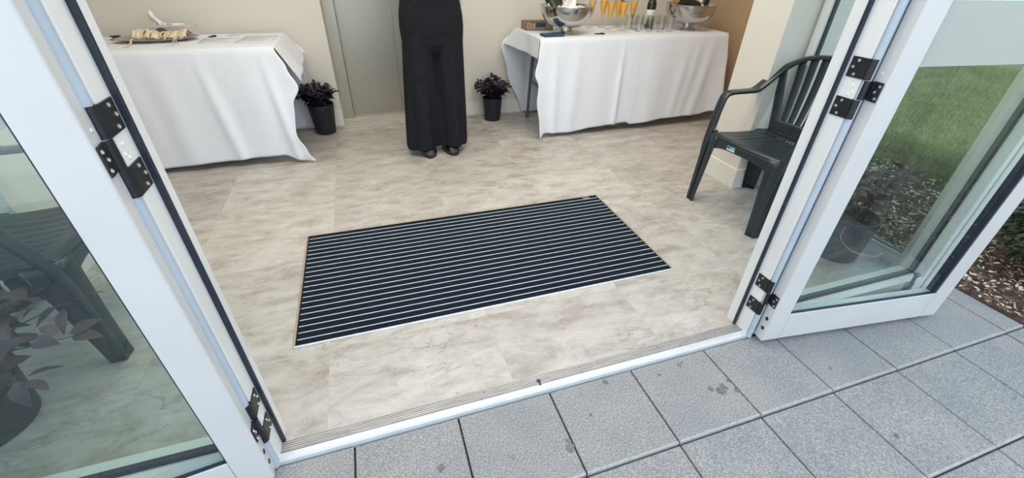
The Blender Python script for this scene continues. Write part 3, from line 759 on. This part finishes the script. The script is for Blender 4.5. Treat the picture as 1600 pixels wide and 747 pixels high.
# ------------------------------------------------------------------ THINGS ON THE LEFT TABLE
ty = thing('serving_tray', 'oval silver tray with raised rim on the left table', 'tray', (-.60, 2.70, TZ), R(8))
bm = NB(); mm = Matrix.Diagonal((1, .55, 1, 1))
lathe(bm, [(.15, 0), (.16, .002), (.185, .012), (.225, .020), (.228, .023), (.222, .024), (.182, .016), (.155, .006), (.001, .005)], 56, mm, cap1=False); obj('tray_dish', bm, 'silver_tray', ty, smooth=True)
rr = random.Random(5)
for k in range(17):
    x = -.70+k*.0165; y = 2.685+rr.uniform(-.01, .012)+(k % 2)*.02
    bm = NB(); hh = .036+.010*math.sin(k*.37+1.2)
    grid(bm, 5, 6, lambda u, v: Vector(((u-.5)*.040+.018*v+.002*math.sin(v*9+k), (v-.5)*.11, hh*math.sin(math.pi*(.08+.84*v))+.006*math.sin(u*6+k))))
    o = obj('ribbon_roll', bm, 'raffia', smooth=True, loc=(x, y, TZ+.016), rotz=rr.uniform(-.18, .18)); o.rotation_euler[1] = R(-6+rr.uniform(-5, 5)); solid(o, .004, 1)
    tag(o, 'cream woven ribbon roll overlapping its neighbours along the silver tray', 'ribbon roll', 'cream ribbon rolls heaped on the silver tray')
for x0, nm in ((-.70, 'cream cord loop hanging off the left front of the silver tray'), (-.475, 'cream cord loop hanging off the right front of the silver tray')):
    bm = NB()
    for dx in (-.006, .005, .018 if x0 > -.6 else .001):
        tube(bm, catmull([(x0, 2.64, TZ+.03), (x0+dx*.5, 2.585, TZ+.026), (x0+dx, 2.555, TZ+.010), (x0+dx*2.2, 2.50, TZ+.0022), (x0+dx*3, 2.47 if dx < 0 else 2.455, TZ+.0022)], 6), .0017, 7)
    tag(obj('cord', bm, 'raffia', smooth=True), nm, 'cord')
tb = thing('tissue_box', 'pale printed tissue box with a tissue sticking up behind the tray', 'tissue box', (-.545, 2.865, TZ), R(-7))
bm = NB(); box(bm, -.125, .125, -.055, .055, 0, .072, .003); obj('box', bm, 'box_grey', tb)
bm = NB(); box(bm, -.02, .095, -.0560, -.0552, .028, .070); box(bm, .1252, .1258, -.05, .05, .006, .068); tag(obj('pink_panel', bm, 'box_pink', tb), 'faded pink printed panel')
bm = NB(); blobn = 22
c = bm.verts.new((-.05, -.0562, .035)); vs = [bm.verts.new((-.05+.034*math.cos(2*math.pi*i/blobn), -.0562, .038+.026*math.sin(2*math.pi*i/blobn))) for i in range(blobn)]
for i in range(blobn): bm.faces.new((c, vs[i], vs[(i+1) % blobn]))
obj('round_print', bm, 'catch_grey', tb)
bm = NB()
grid(bm, 8, 10, lambda u, v: Vector((-.075-.028*v+(u-.5)*(.065-.025*v)+.004*math.sin(v*7), .012*math.sin(u*7+v*3)*(1-.3*v), .07+.088*v-.02*(u-.5)**2*8*v)))
grid(bm, 6, 4, lambda u, v: Vector((-.06+.14*u, -.01+.012*math.sin(u*9), .071+.016*v*(1-.3*u))))
solid(obj('tissue', bm, 'tissue', tb, smooth=True), .0012)
tag(tb.children[-1], 'white tissue pulled up')
pen((-.318, 2.80, TZ), R(38), .055, 'stubby black pen lying on papers on the left table')
pen((-.20, 2.86, TZ), R(40), .095, 'slim pen with pale barrel and dark cap on the left table', 'box_grey')
sheet((-.25, 2.66, TZ), R(3), .21, .19, 'white printed paper sheet beside the tray on the left table', 7, 1)
sheet((-.02, 2.66, TZ), R(-5), .21, .26, 'white printed paper sheet at the right end of the left table', 9, 2)
dk = thing('ribbon_spool', 'small dark spool at the left edge of the silver tray', 'spool', (-.86, 2.80, TZ))
bm = NB(); lathe(bm, [(.03, 0), (.03, .004), (.018, .006), (.018, .016), (.03, .018), (.03, .022)], 24); obj('reel', bm, 'stem_brown', dk, smooth=True)

# ------------------------------------------------------------------ PLANTS
def leaf(bm, base, d, L, W, curl, rnd, mi=0):
    d = d.normalized(); side = d.cross(Vector((0, 0, 1)))
    if side.length < .05: side = Vector((1, 0, 0))
    side.normalize(); side = (Matrix.Rotation(rnd.uniform(-.7, .7), 3, d) @ side); up = side.cross(d)
    prev = None; n = 4
    for k in range(n+1):
        t = k/n; w = W*math.sin(math.pi*min(1, .06+t*.94))**.8*(1-.25*t) if 0 < k < n else .0008
        c = base+d*L*t+Vector((0, 0, -curl*L*t*t)); lift = up*.18*w
        row = [bm.verts.new(c+side*w+lift), bm.verts.new(c), bm.verts.new(c-side*w+lift)]
        if prev:
            for a in (0, 1):
                f = bm.faces.new((prev[a], prev[a+1], row[a+1], row[a])); f.material_index = mi; f.smooth = True
        prev = row
def potted_plant(name, loc, label, rt, rb, h, stems, spread, sh, leafL, nleaf, seed, m='leaf_purple', bias=(0, 0), group=None):
    t = thing(name, label, 'potted plant', loc, group=group); rnd = random.Random(seed)
    bm = NB(); lathe(bm, [(rb*.96, 0), (rb, .006), (rt*.985, h*.86), (rt, h*.87), (rt*1.02, h*.98), (rt*1.01, h), (rt*.95, h), (rt*.93, h*.9), (rt*.9, h*.86)], 36, cap1=False)
    obj('pot', bm, 'pot_black', t, smooth=True)
    bm = NB(); grid(bm, 10, 10, lambda u, v: Vector(((u-.5)*1.7*rt*math.sqrt(1-((v-.5)*2)**2/2), (v-.5)*1.7*rt*math.sqrt(1-((u-.5)*2)**2/2), h*.90+.006*noise.noise(Vector((u*9, v*9, seed)))))); tag(obj('soil', bm, 'soil', t), kind='stuff')
    sb, lb = NB(), NB()
    for k in range(stems):
        a = 2*math.pi*k/stems+rnd.uniform(-.4, .4); out = spread*rnd.uniform(.35, 1); hh = sh*rnd.uniform(.6, 1.0)*(1.12-.5*out/spread)
        tip = Vector((out*math.cos(a)+bias[0], out*math.sin(a)+bias[1], h*.9+hh))
        b0 = Vector((rt*.3*math.cos(a), rt*.3*math.sin(a), h*.89))
        mid = b0.lerp(tip, .5)+Vector((0, 0, hh*.16)); pts = catmull([b0, b0.lerp(mid, .5)+Vector((0, 0, .02)), mid, tip], 5)
        tube(sb, pts, [.0045*(1-.75*i/(len(pts)-1)) for i in range(len(pts))], 6)
        for j in range(nleaf):
            tt = .22+.78*(j+rnd.random())/nleaf; i = min(len(pts)-2, int(tt*(len(pts)-1))); p = pts[i].lerp(pts[i+1], rnd.random())
            ang = rnd.uniform(0, 6.28); dd = (pts[i+1]-pts[i]).normalized()*.5+Vector((math.cos(ang), math.sin(ang), rnd.uniform(-.35, .45)))
            p2 = p+dd.normalized()*leafL*.25
            leaf(lb, p2, dd, leafL*rnd.uniform(.7, 1.15), leafL*rnd.uniform(.24, .32), rnd.uniform(.1, .5), rnd)
        leaf(lb, tip, (tip-mid), leafL, leafL*.28, .3, rnd)
    obj('stems', sb, 'stem_brown', t, smooth=True); obj('foliage', lb, m, t)
    return t
potted_plant('potted_plant', (.255, 2.885, 0), 'small dark purple leaved plant in a black pot between the left table and lift', .098, .076, .235, 24, .155, .20, .050, 26, 4, bias=(-.035, 0))
potted_plant('potted_plant', (1.68, 2.865, 0), 'small dark purple leaved plant in a black pot left of the drinks table', .086, .070, .198, 26, .150, .215, .050, 26, 9)
p3 = potted_plant('potted_plant', (-.655, .385, 0), 'dark plum leaved plant in a black pot behind the left glass leaf', .145, .125, .26, 18, .34, .22, .080, 12, 21, 'leaf_plum', bias=(.07, -.03))
p4 = potted_plant('potted_plant', (2.790, .340, 0), 'dark plum leaved plant in a black pot behind the right glass leaf', .125, .108, .23, 12, .20, .34, .075, 9, 33, 'leaf_plum', bias=(.03, 0))
bm = NB(); tube(bm, catmull([(-.10, -.06, .22), (-.13, -.08, .16), (-.09, -.13, .11), (-.01, -.165, .09), (.05, -.165, .075), (.09, -.16, .085)], 6), .0045, 8, flat=(1, .35))
tag(obj('ribbon', bm, 'ribbon_pink', p4, smooth=True), 'pink ribbon tied round the pot')

# ------------------------------------------------------------------ PLASTIC GARDEN CHAIRS   (local: front = +y)
def arm_path(s):
    return [(s*.262, .235, .0), (s*.270, .222, .20), (s*.276, .205, .42), (s*.280, .195, .56), (s*.278, .175, .615), (s*.276, .12, .630), (s*.274, .03, .632), (s*.268, -.06, .640),
            (s*.255, -.15, .690), (s*.225, -.212, .755), (s*.16, -.252, .808), (s*.08, -.270, .830), (0, -.275, .836)]
def chair(loc, rz, label, sticker):
    t = thing('plastic_chair', label, 'chair', loc, rz)
    # seat : moulded panel with front roll, side lips and ventilation slots at the back
    bm = NB(); NU, NV = 64, 48
    def sw(v): return .222-.035*v          # half width front -> back
    def seat(u, v):
        x = (u-.5)*2*sw(v); y = .225-.43*v
        z = .432-.018*v-.010*math.sin(math.pi*v)
        z -= .012*(1-((u-.5)*2)**2)*math.sin(math.pi*min(1, v*1.1))
        z -= .016*max(0, (.06-v)/.06)**2
        z += .0016*math.cos(u*math.pi*18)*(1 if .18 < v < .78 and .12 < u < .88 else 0)
        return Vector((x, y+.010*(1-((u-.5)*2)**2)*(1-v), z))
    grid(bm, NU, NV, seat, skip=lambda i, j: (37 <= j <= 39 or 42 <= j <= 44) and 10 < i < 54 and i % 3 != 0)
    o = obj('seat', bm, 'chair_plastic', t, smooth=True); solid(o, .0045, -1)
    # apron round the seat
    def apron(pts, drop, tp):
        b = NB(); n = len(pts)-1
        grid(b, n, 5, lambda u, v: Vector(pts[round(u*n)])+Vector((0, 0, -drop(u)*v)))
        o = obj('apron', b, 'chair_plastic', t, smooth=True); solid(o, .0045, 0)
    fp = [seat(u/24, 0) for u in range(25)]
    apron(fp, lambda u: .040+.055*abs(2*u-1)**4, 0)
    for s in (0, 1):
        sp = [seat(s, v/20) for v in range(21)]; apron(sp, lambda u: .035+.06*abs(2*u-1)**4, 0)
    # four legs : curved tapering plates facing the corners outwards
    for sx_, sy_ in ((-1, 1), (1, 1), (-1, -1), (1, -1)):
        b = NB()
        if sy_ > 0: top = Vector((sx_*.218, .196, .425)); bot = Vector((sx_*.232, .228, 0)); zt = .425
        else: top = Vector((sx_*.170, -.165, .415)); bot = Vector((sx_*.212, -.232, 0)); zt = .415
        a_mid = math.atan2(sy_, sx_); 
        def lf(u, v):
            c = bot.lerp(top, v); r = .046+.034*v**1.3; sp_ = R(56)
            a = a_mid+(u-.5)*2*sp_
            k = 1.0
            p = c+Vector((math.cos(a_mid), math.sin(a_mid), 0))*(-r*.68)+Vector((math.cos(a), math.sin(a), 0))*r*k
            # flatten the curve into an L-like section
            return p
        grid(b, 14, 14, lf); o = obj('leg', b, 'chair_plastic', t, smooth=True); solid(o, .006, -1)
    # arm and back rim, one sweep from the front leg over the back
    b = NB()
    for s in (-1, 1):
        pts = catmull(arm_path(s)[2:], 6)
        pts = catmull([(s*.246, .240, .004), (s*.244, .236, .13), (s*.243, .230, .27), (s*.246, .222, .38), (s*.256, .196, .48), (s*.268, .165, .575), (s*.271, .150, .612), (s*.272, .128, .628), (s*.273, .08, .632)]+[(s*.272, -.01, .630), (s*.266, -.08, .636)]+[p for p in arm_path(s)[8:]], 6)
        n = len(pts); 
        prev = None
        for i, p in enumerate(pts):
            tt = i/(n-1); tg_ = (pts[min(i+1, n-1)]-pts[max(i-1, 0)]).normalized()
            outw = Vector((s, 0, 0)) if tt < .72 else Vector((s*(1-(tt-.72)/.28), -(tt-.72)/.28, 0)).normalized()
            outw = (outw-tg_*outw.dot(tg_)).normalized(); nn = outw.cross(tg_)
            wd = pw(tt, [(0, .011), (.12, .013), (.2, .019), (.30, .024), (.40, .024), (.5, .028), (.70, .030), (.85, .024), (1, .026)]); th_ = .006
            ring = []
            for q in range(12):
                a = 2*math.pi*q/12; ca, sa = math.cos(a), math.sin(a)
                ring.append(b.verts.new(p+outw*wd*(abs(ca)**.6*(1 if ca > 0 else -1))+nn*.011*(abs(sa)**.6*(1 if sa > 0 else -1))))
            if prev:
                for q in range(12): b.faces.new((prev[q], prev[(q+1) % 12], ring[(q+1) % 12], ring[q]))
            else: b.faces.new(ring[::-1])
            prev = ring
    bmesh.ops.recalc_face_normals(b, faces=b.faces)
    obj('arm_frame', b, 'chair_plastic', t, smooth=True)
    # side posts of the back from the seat up to the rim
    def rim(x):     # y,z on the rim for a given x
        best = None
        for s in (-1, 1):
            for p in RIM[s]:
                if best is None or abs(p.x-x) < abs(best.x-x): best = p
        return best
    RIM = {s: [p for p in catmull(arm_path(s), 14) if p.z > .69 and p.y < -.14] for s in (-1, 1)}
    def slat(xb, xt, wb, wt, nm):
        b = NB(); r = rim(xt); p0 = Vector((xb, -.200, .405)); p1 = Vector((xt, r.y, r.z))
        def f(u, v):
            c = p0.lerp(p1, v)+Vector((0, -.018*math.sin(math.pi*v), 0)); wv = wb+(wt-wb)*v
            bow = (xt-xb)*.35*math.sin(math.pi*v)
            return c+Vector(((u-.5)*wv+bow*.4, .004*math.cos((u-.5)*math.pi), 0))
        grid(b, 4, 14, f); o = obj(nm, b, 'chair_plastic', t, smooth=True); solid(o, .006, 0)
    for xb, xt in ((-.118, -.165), (-.079, -.112), (-.0395, -.056), (0, 0), (.0395, .056), (.079, .112), (.118, .165)): slat(xb, xt, .029, .043, 'slat')
    for s in (-1, 1): slat(s*.165, s*.232, .052, .052, 'back_post')
    # lower back panel joining slats to seat
    b = NB(); grid(b, 24, 6, lambda u, v: Vector(((u-.5)*.36*(1+.02*v), -.190-.012*v-.006*math.cos((u-.5)*math.pi), .395+.085*v))); o = obj('back_panel', b, 'chair_plastic', t, smooth=True); solid(o, .006, 0)
    if sticker:
        k = bpy.data.objects.new('sticker', None)
        b = NB(); box(b, .028, .082, .2400, .2412, .384, .408, .0004, seg=1); s1 = tag(obj('sticker', b, 'teal', t), 'teal and white product sticker')
        bpy.data.objects.remove(k)
        b = NB(); box(b, .028, .082, .2411, .2418, .384, .391); box(b, .0305, .052, .2411, .2418, .403, .4055); box(b, .0305, .058, .2411, .2418, .3945, .3965); obj('sticker_print', b, 'label_paper', s1)
        b = NB(); lathe(b, [(.006, 0), (.006, .0007)], 18, Matrix.Translation((.070, .2411, .4005)) @ Matrix.Rotation(R(-90), 4, 'X'))
        obj('sticker_dot', b, 'ink', s1)
    return t
chair((2.705, .83, 0), R(95), 'dark green grey plastic armchair beside the right jamb, with a teal sticker', True)
chair((-.60, .82, 0), R(-90), 'dark green grey plastic armchair seen through the left glass leaf', False)

# ------------------------------------------------------------------ PERSON
def person():
    X, Y = 1.095, 2.25
    t = thing('person', 'person in wide black trousers and black shoes standing before the lift', 'person', (X, Y, 0))
    V, E, Rr = [], [], []
    def add(p, r, par=None):
        V.append(p); Rr.append(r if isinstance(r, tuple) else (r, r))
        if par is not None: E.append((par, len(V)-1))
        return len(V)-1
    pel = add((0, 0, .90), (.145, .10))
    s1 = add((0, .01, 1.03), (.125, .085), pel); s2 = add((0, .01, 1.16), (.130, .09), s1); s3 = add((0, .015, 1.28), (.145, .09), s2); nk = add((0, .015, 1.385), (.060, .06), s3); hd = add((0, .0, 1.455), (.052, .055), nk)
    for s in (-1, 1):
        h = add((s*.085, 0, .84), (.088, .088), pel); k = add((s*.085, -.01, .46), (.055, .058), h); k2 = add((s*.085, .005, .32), (.054, .056), k); an = add((s*.085, .02, .075), (.033, .036), k2); ft = add((s*.088, -.03, .050), (.028, .022), an); add((s*.090, -.075, .042), (.026, .016), ft)
        sh = add((s*.155, .015, 1.325), .052, s3); el = add((s*.235, .03, 1.12), .040, sh); wr = add((s*.085, -.155, 1.135), .025, el); add((s*.05, -.178, 1.145), (.033, .018), wr)
    me = bpy.data.meshes.new('body'); me.from_pydata(V, E, []); o = bpy.data.objects.new('body_tmp', me); C.objects.link(o)
    md = o.modifiers.new('skin', 'SKIN')
    sk = me.skin_vertices[0].data if me.skin_vertices else None
    if sk is None:
        bmx = bmesh.new(); bmx.from_mesh(me); bmx.verts.layers.skin.verify(); bmx.to_mesh(me); bmx.free(); sk = me.skin_vertices[0].data
    for i, r in enumerate(Rr): sk[i].radius = r
    sk[0].use_root = True
    subsurf(o, 2); bpy.context.view_layer.update()
    dg = bpy.context.evaluated_depsgraph_get(); body = bpy.data.meshes.new_from_object(o.evaluated_get(dg)); bpy.data.objects.remove(o)
    bm = NB(); bm.from_mesh(body)
    # head
    hs = bmesh.ops.create_uvsphere(bm, u_segments=40, v_segments=28, radius=1)['verts']
    for v in hs:
        x, y, z = v.co
        jaw = 1-.30*max(0, -z)**1.3
        px, py, pz = x*.074*jaw, y*.094*(1-.12*max(0, -z)), z*.113
        fr = max(0, -y)
        py -= .020*math.exp(-((x/.16)**2+((z+.12)/.16)**2))*(fr > .3)          # nose
        py -= .008*math.exp(-((x/.14)**2+((z-.12)/.3)**2))*(fr > .3)
        for s in (-1, 1): py += .010*math.exp(-(((x-s*.42)/.18)**2+((z-.06)/.13)**2))*(fr > .2)   # eye sockets
        py -= .006*math.exp(-((x/.30)**2+((z+.44)/.10)**2))*(fr > .3)          # lips
        py -= .008*math.exp(-((x/.3)**2+((z+.85)/.2)**2))                      # chin
        v.co = Vector((px, py-.005, pz+1.535))
    for s in (-1, 1):
        es = bmesh.ops.create_uvsphere(bm, u_segments=12, v_segments=10, radius=1)['verts']
        for v in es: v.co = Vector((s*.074+v.co.x*.010, .008+v.co.y*.018, 1.53+v.co.z*.030))
        # hands : palm, four fingers and thumb, one resting over the other
        c = Vector((s*.045, -.185, 1.148)); d = Vector((-s, -.12, -.10)).normalized(); up = Vector((0, -.25, 1)).normalized(); fw = Vector((0, -1, -.25)).normalized()
        off = fw*(.012 if s > 0 else -.012)
        ps = [c+off-d*.03, c+off+d*.02, c+off+d*.055]; tube(bm, ps, [.022, .030, .026], 12, flat=(1.15, .55))
        for q, (k, ln) in enumerate(((-.027, .058), (-.009, .070), (.009, .074), (.027, .066))):
            b0 = c+off+d*.055+up*k; tube(bm, [b0, b0+d*ln*.45+fw*.003, b0+d*ln*.8-fw*.008, b0+d*ln-fw*.018], [.0092, .0086, .0078, .006], 9)
        b0 = c+off+up*.028; tube(bm, [b0-d*.005, b0+up*.022+d*.018, b0+up*.030+d*.045], [.011, .0098, .0075], 9)
    me = bpy.data.meshes.new('body'); bm.to_mesh(me); bm.free(); o = bpy.data.objects.new('body_tmp', me); C.objects.link(o)
    md = o.modifiers.new('r', 'REMESH'); md.mode = 'VOXEL'; md.voxel_size = .0055; md.use_smooth_shade = True
    o.modifiers.new('s', 'SMOOTH').iterations = 2
    bpy.context.view_layer.update(); dg = bpy.context.evaluated_depsgraph_get(); body = bpy.data.meshes.new_from_object(o.evaluated_get(dg)); bpy.data.objects.remove(o)
    body.materials.clear(); body.materials.append(M['skin'])
    bo = bpy.data.objects.new('body', body); C.objects.link(bo); bo.parent = t
    for s in (-1, 1):
        bm = NB(); bmesh.ops.create_uvsphere(bm, u_segments=16, v_segments=12, radius=.0115, matrix=Matrix.Translation((s*.030, -.080, 1.542)))
        ey = obj('eye', bm, 'eye_white', t, smooth=True)
        bm = NB(); bmesh.ops.create_uvsphere(bm, u_segments=12, v_segments=8, radius=.0062, matrix=Matrix.Translation((s*.030, -.0862, 1.542))); obj('iris', bm, 'hair', ey, smooth=True)
    # hair to the shoulders
    bm = NB(); hs = bmesh.ops.create_uvsphere(bm, u_segments=40, v_segments=30, radius=1)['verts']
    for v in list(hs):
        x, y, z = v.co; ln = 1
        if z < 0: ln = 1.75 if y > -.2 else 1
        v.co = Vector((x*(.083+.004*math.sin(x*40)), y*.103+.010, z*.122*ln+1.545))
        if y < -.35 and z < .42: v.co.y = max(v.co.y, -.02) if abs(x) < .75 else v.co.y
    obj('hair', bm, 'hair', t, smooth=True)
    # trousers : wide legs lofted and fused into one mesh
    bm = NB(); n = 56
    def ringloft(rows):
        rings = []
        for z, cx, cy, a, b, sq in rows:
            ring = []
            for i in range(n):
                th_ = 2*math.pi*i/n; c, s_ = math.cos(th_), math.sin(th_)
                ex = 2/sq; fx = abs(c)**ex*(1 if c > 0 else -1); fy = abs(s_)**ex*(1 if s_ > 0 else -1)
                fold = 0
                if z < .8:
                    k = min(1, (.8-z)/.5)
                    fold = k*(.009*math.sin(th_*5+cx*30+z*1.5)+.006*math.sin(th_*9+z*2.3+cx*11))
                ring.append(bm.verts.new((cx+fx*(a+fold), cy+fy*(b+fold), z)))
            rings.append(ring)
        for p, q in zip(rings, rings[1:]):
            for i in range(n): bm.faces.new((p[i], p[(i+1) % n], q[(i+1) % n], q[i]))
        bm.faces.new(rings[0][::-1]); bm.faces.new(rings[-1])
    def sm(v): return v*v*(3-2*v)
    for cx0, a0, zl in ((-.137, .116, .050), (.095, .103, .058)):
        rows = []
        for k in range(22):
            q = k/21; z = zl+(.80-zl)*q
            cx1 = -.1 if cx0 < 0 else .1
            rows.append((z, cx0+(cx1-cx0)*q, .0-.002*q, a0+(.100-a0)*q, .128-.024*q, 2.2))
        ringloft(rows)
    rows = [(.70, 0, 0, .190, .085, 2.4), (.76, 0, 0, .202, .112, 2.4), (.85, 0, 0, .208, .124, 2.4), (.93, 0, 0, .204, .128, 2.4), (1.0, 0, 0, .190, .118, 2.4), (1.06, 0, 0, .165, .105, 2.3), (1.09, 0, 0, .160, .102, 2.2)]
    ringloft(rows)
    me = bpy.data.meshes.new('tr'); bm.to_mesh(me); bm.free(); o = bpy.data.objects.new('tmp', me); C.objects.link(o)
    md = o.modifiers.new('r', 'REMESH'); md.mode = 'VOXEL'; md.voxel_size = .006; md.use_smooth_shade = True
    o.modifiers.new('s', 'SMOOTH').iterations = 30
    bpy.context.view_layer.update(); dg = bpy.context.evaluated_depsgraph_get(); tm = bpy.data.meshes.new_from_object(o.evaluated_get(dg)); bpy.data.objects.remove(o)
    tm.materials.clear(); tm.materials.append(M['trouser_black']); tr = bpy.data.objects.new('trousers', tm); C.objects.link(tr); tr.parent = t
    # jumper
    bm = NB(); rings = []
    for z, a, b in ((1.05, .172, .112), (1.12, .155, .105), (1.22, .172, .112), (1.30, .185, .112), (1.350, .155, .098), (1.380, .085, .076), (1.39, .066, .066)):
        rings.append([bm.verts.new((a*math.cos(2*math.pi*i/40), .012+b*math.sin(2*math.pi*i/40), z)) for i in range(40)])
    for p, q in zip(rings, rings[1:]):
        for i in range(40): bm.faces.new((p[i], p[(i+1) % 40], q[(i+1) % 40], q[i]))
    for s in (-1, 1): tube(bm, catmull([(s*.115, .015, 1.318), (s*.185, .02, 1.27), (s*.24, .03, 1.12), (s*.17, -.06, 1.125), (s*.10, -.14, 1.133)], 6), [.072]*6+[.066]*6+[.058]*6+[.044]*6+[.040], 18)
    obj('jumper', bm, 'top_black', t, smooth=True)
    # shoes
    for s, (cx, cy, rz) in ((-1, (-.092, -.048, -4)), (1, (.073, -.044, 5))):
        sh = bpy.data.objects.new('shoe', None)
        bm = NB(); rings = []
        for k in range(15):
            v = k/14; y = .155-.27*v
            wv = pw(v, [(0, .022), (.08, .042), (.4, .043), (.7, .054), (.88, .050), (1, .022)]); hv = pw(v, [(0, .065), (.12, .085), (.35, .098), (.55, .088), (.75, .074), (.92, .058), (1, .022)])
            rings.append([bm.verts.new((wv*math.cos(a), y, .020+max(0, math.sin(a))**.8*(hv-.02) if math.sin(a) > 0 else .014)) for a in [2*math.pi*i/20 for i in range(20)]])
        for p, q in zip(rings, rings[1:]):
            for i in range(20): bm.faces.new((p[i], p[(i+1) % 20], q[(i+1) % 20], q[i]))
        bm.faces.new(rings[0][::-1]); bm.faces.new(rings[-1]); bmesh.ops.recalc_face_normals(bm, faces=bm.faces)
        o = obj('shoe', bm, 'shoe_black', t, smooth=True, loc=(cx, cy+.02, 0), rotz=R(rz)); subsurf(o, 1)
        bm = NB(); rings = []
        for z in (0, .016):
            L_ = []
            for k in range(36):
                a = 2*math.pi*k/36; yv = math.sin(a); v = (1-yv)/2
                L_.append(bm.verts.new(((.051+.008*(v > .5)*math.sin(math.pi*(v-.5)*1.2))*math.cos(a)*.98, .02+yv*.142, z)))
            rings.append(L_)
        for i in range(36): bm.faces.new((rings[0][i], rings[0][(i+1) % 36], rings[1][(i+1) % 36], rings[1][i]))
        bm.faces.new(rings[0][::-1]); bm.faces.new(rings[1]); obj('sole', bm, 'shoe_sole', o)
    return t
person()

# ------------------------------------------------------------------ GARDEN
rnd = random.Random(77)
bm = NB()
grid(bm, 60, 60, lambda u, v: Vector((3.10+1.50*u, -3.2+4.3*v, -.045+.025*noise.noise(Vector((u*14, v*40, 2)))+.012*noise.noise(Vector((u*50, v*130, 5)))+.03*math.sin(math.pi*u))))
grid(bm, 20, 10, lambda u, v: Vector((4.04+.56*u, 1.0+2.4*v, -.035)))
tag(obj('mulch_bed', bm, 'mulch', smooth=True), 'dark bark mulch bed between the paving and the lawn', 'mulch', kind='stuff')
bm = NB()
grid(bm, 50, 60, lambda u, v: Vector((4.30+.15*math.sin(v*14)+12*u*u+2*u, -8+14*v, -.03+.03*noise.noise(Vector((u*9, v*20, 2)))))); 
st('lawn', bm, 'lawn_ground', smooth=True)
bm = NB()
for k in range(52000):
    q = rnd.random()**1.7; x = 4.28+5.5*q; y = -.6+4.4*rnd.random()+q*1.0; a = rnd.uniform(0, 6.28); h = rnd.uniform(.02, .05)*(1+q*.6); w_ = .0035*(1+q*1.5); lx, ly = rnd.uniform(-.02, .02), rnd.uniform(-.02, .02)
    z = -.02
    bm.faces.new((bm.verts.new((x-w_*math.cos(a), y-w_*math.sin(a), z)), bm.verts.new((x+w_*math.cos(a), y+w_*math.sin(a), z)), bm.verts.new((x+lx, y+ly, z+h))))
tag(obj('grass', bm, 'grass'), 'mown green grass of the lawn beyond the mulch bed', 'grass', kind='stuff')
def litter(mi_name, N_, seed, nm, label, s0, s1):
    bm = NB(); r = random.Random(seed)
    for k in range(N_):
        x = 3.13+1.25*r.random()**1.15; y = -1.3+2.5*r.random()
        z = -.03+.03*math.sin(math.pi*(x-3.10)/1.35)+r.uniform(0, .014)+.014
        L = r.uniform(s0, s1); W = L*r.uniform(.28, .5); mt_ = Matrix.Translation((x, y, z)) @ Matrix.Rotation(r.uniform(0, 6.28), 4, 'Z') @ Matrix.Rotation(r.uniform(-.5, .5), 4, 'X') @ Matrix.Rotation(r.uniform(-.4, .4), 4, 'Y')
        pts = [(-L, 0, 0), (-L*.4, W, .1*L), (L*.4, W*.8, .12*L), (L, 0, 0), (L*.4, -W*.8, .12*L), (-L*.4, -W, .1*L)]
        vs = [bm.verts.new(mt_ @ Vector(p)) for p in pts]; bm.faces.new((vs[0], vs[1], vs[2], vs[3])); bm.faces.new((vs[0], vs[3], vs[4], vs[5]))
    tag(obj(nm, bm, mi_name), label, 'leaf litter', kind='stuff')
litter('litter_pale', 3200, 5, 'leaf_litter', 'pale dry leaves scattered over the mulch bed', .006, .017)
litter('litter_brown', 5200, 6, 'bark_chips', 'brown bark chips scattered over the mulch bed', .006, .018)
def bush(x, y, rx, ry, h, nl, seed, label, yel=0):
    t = thing('garden_bush', label, 'bush', (x, y, -.03)); r = random.Random(seed)
    sb, lb, yb = NB(), NB(), NB()
    for k in range(22):
        a = r.uniform(0, 6.28); e = r.uniform(.3, 1); tip = Vector((rx*e*math.cos(a), ry*e*math.sin(a), h*r.uniform(.5, 1)))
        tube(sb, catmull([(0.02*math.cos(a), .02*math.sin(a), 0), tip*.5+Vector((0, 0, .05)), tip], 4), [.008-.0006*i for i in range(9)], 6)
    for k in range(nl):
        a = r.uniform(0, 6.28); ph = math.acos(r.uniform(-.35, 1)); q = r.uniform(.6, 1)**.5
        bump_ = 1+.18*noise.noise(Vector((math.cos(a)*2, math.sin(a)*2, ph*2+seed)))
        p = Vector((rx*q*math.sin(ph)*math.cos(a)*bump_, ry*q*math.sin(ph)*math.sin(a)*bump_, h*.42+h*.58*q*math.cos(ph)*bump_))
        if p.z < .02: p.z = r.uniform(.02, .1)
        d = Vector((math.cos(a)+r.uniform(-.8, .8), math.sin(a)+r.uniform(-.8, .8), r.uniform(-.4, .6)))
        leaf(lb if r.random() > yel else yb, p, d, r.uniform(.025, .042), r.uniform(.008, .013), .3, r)
    obj('branches', sb, 'stem_brown', t, smooth=True); obj('foliage', lb, 'bush_leaf', t)
    if yel: tag(obj('yellow_leaves', yb, 'bush_yellow', t), 'yellowed leaves among the green')
    else: yb.free()
bush(3.86, -.16, .38, .36, .50, 5600, 3, 'dark green bush with a few yellow leaves behind the right leaf', .006)
st_ = thing('edging_stone', 'flat grey edging stone at the corner of the mulch bed', 'stone', (3.21, .085, -.03), R(12))
bm = NB(); box(bm, -.06, .06, -.045, .045, 0, .035, .008, seg=3); obj('stone', bm, 'paver', st_, smooth=True)

# parent-inverse free tidy: every part was built in its parent's own space
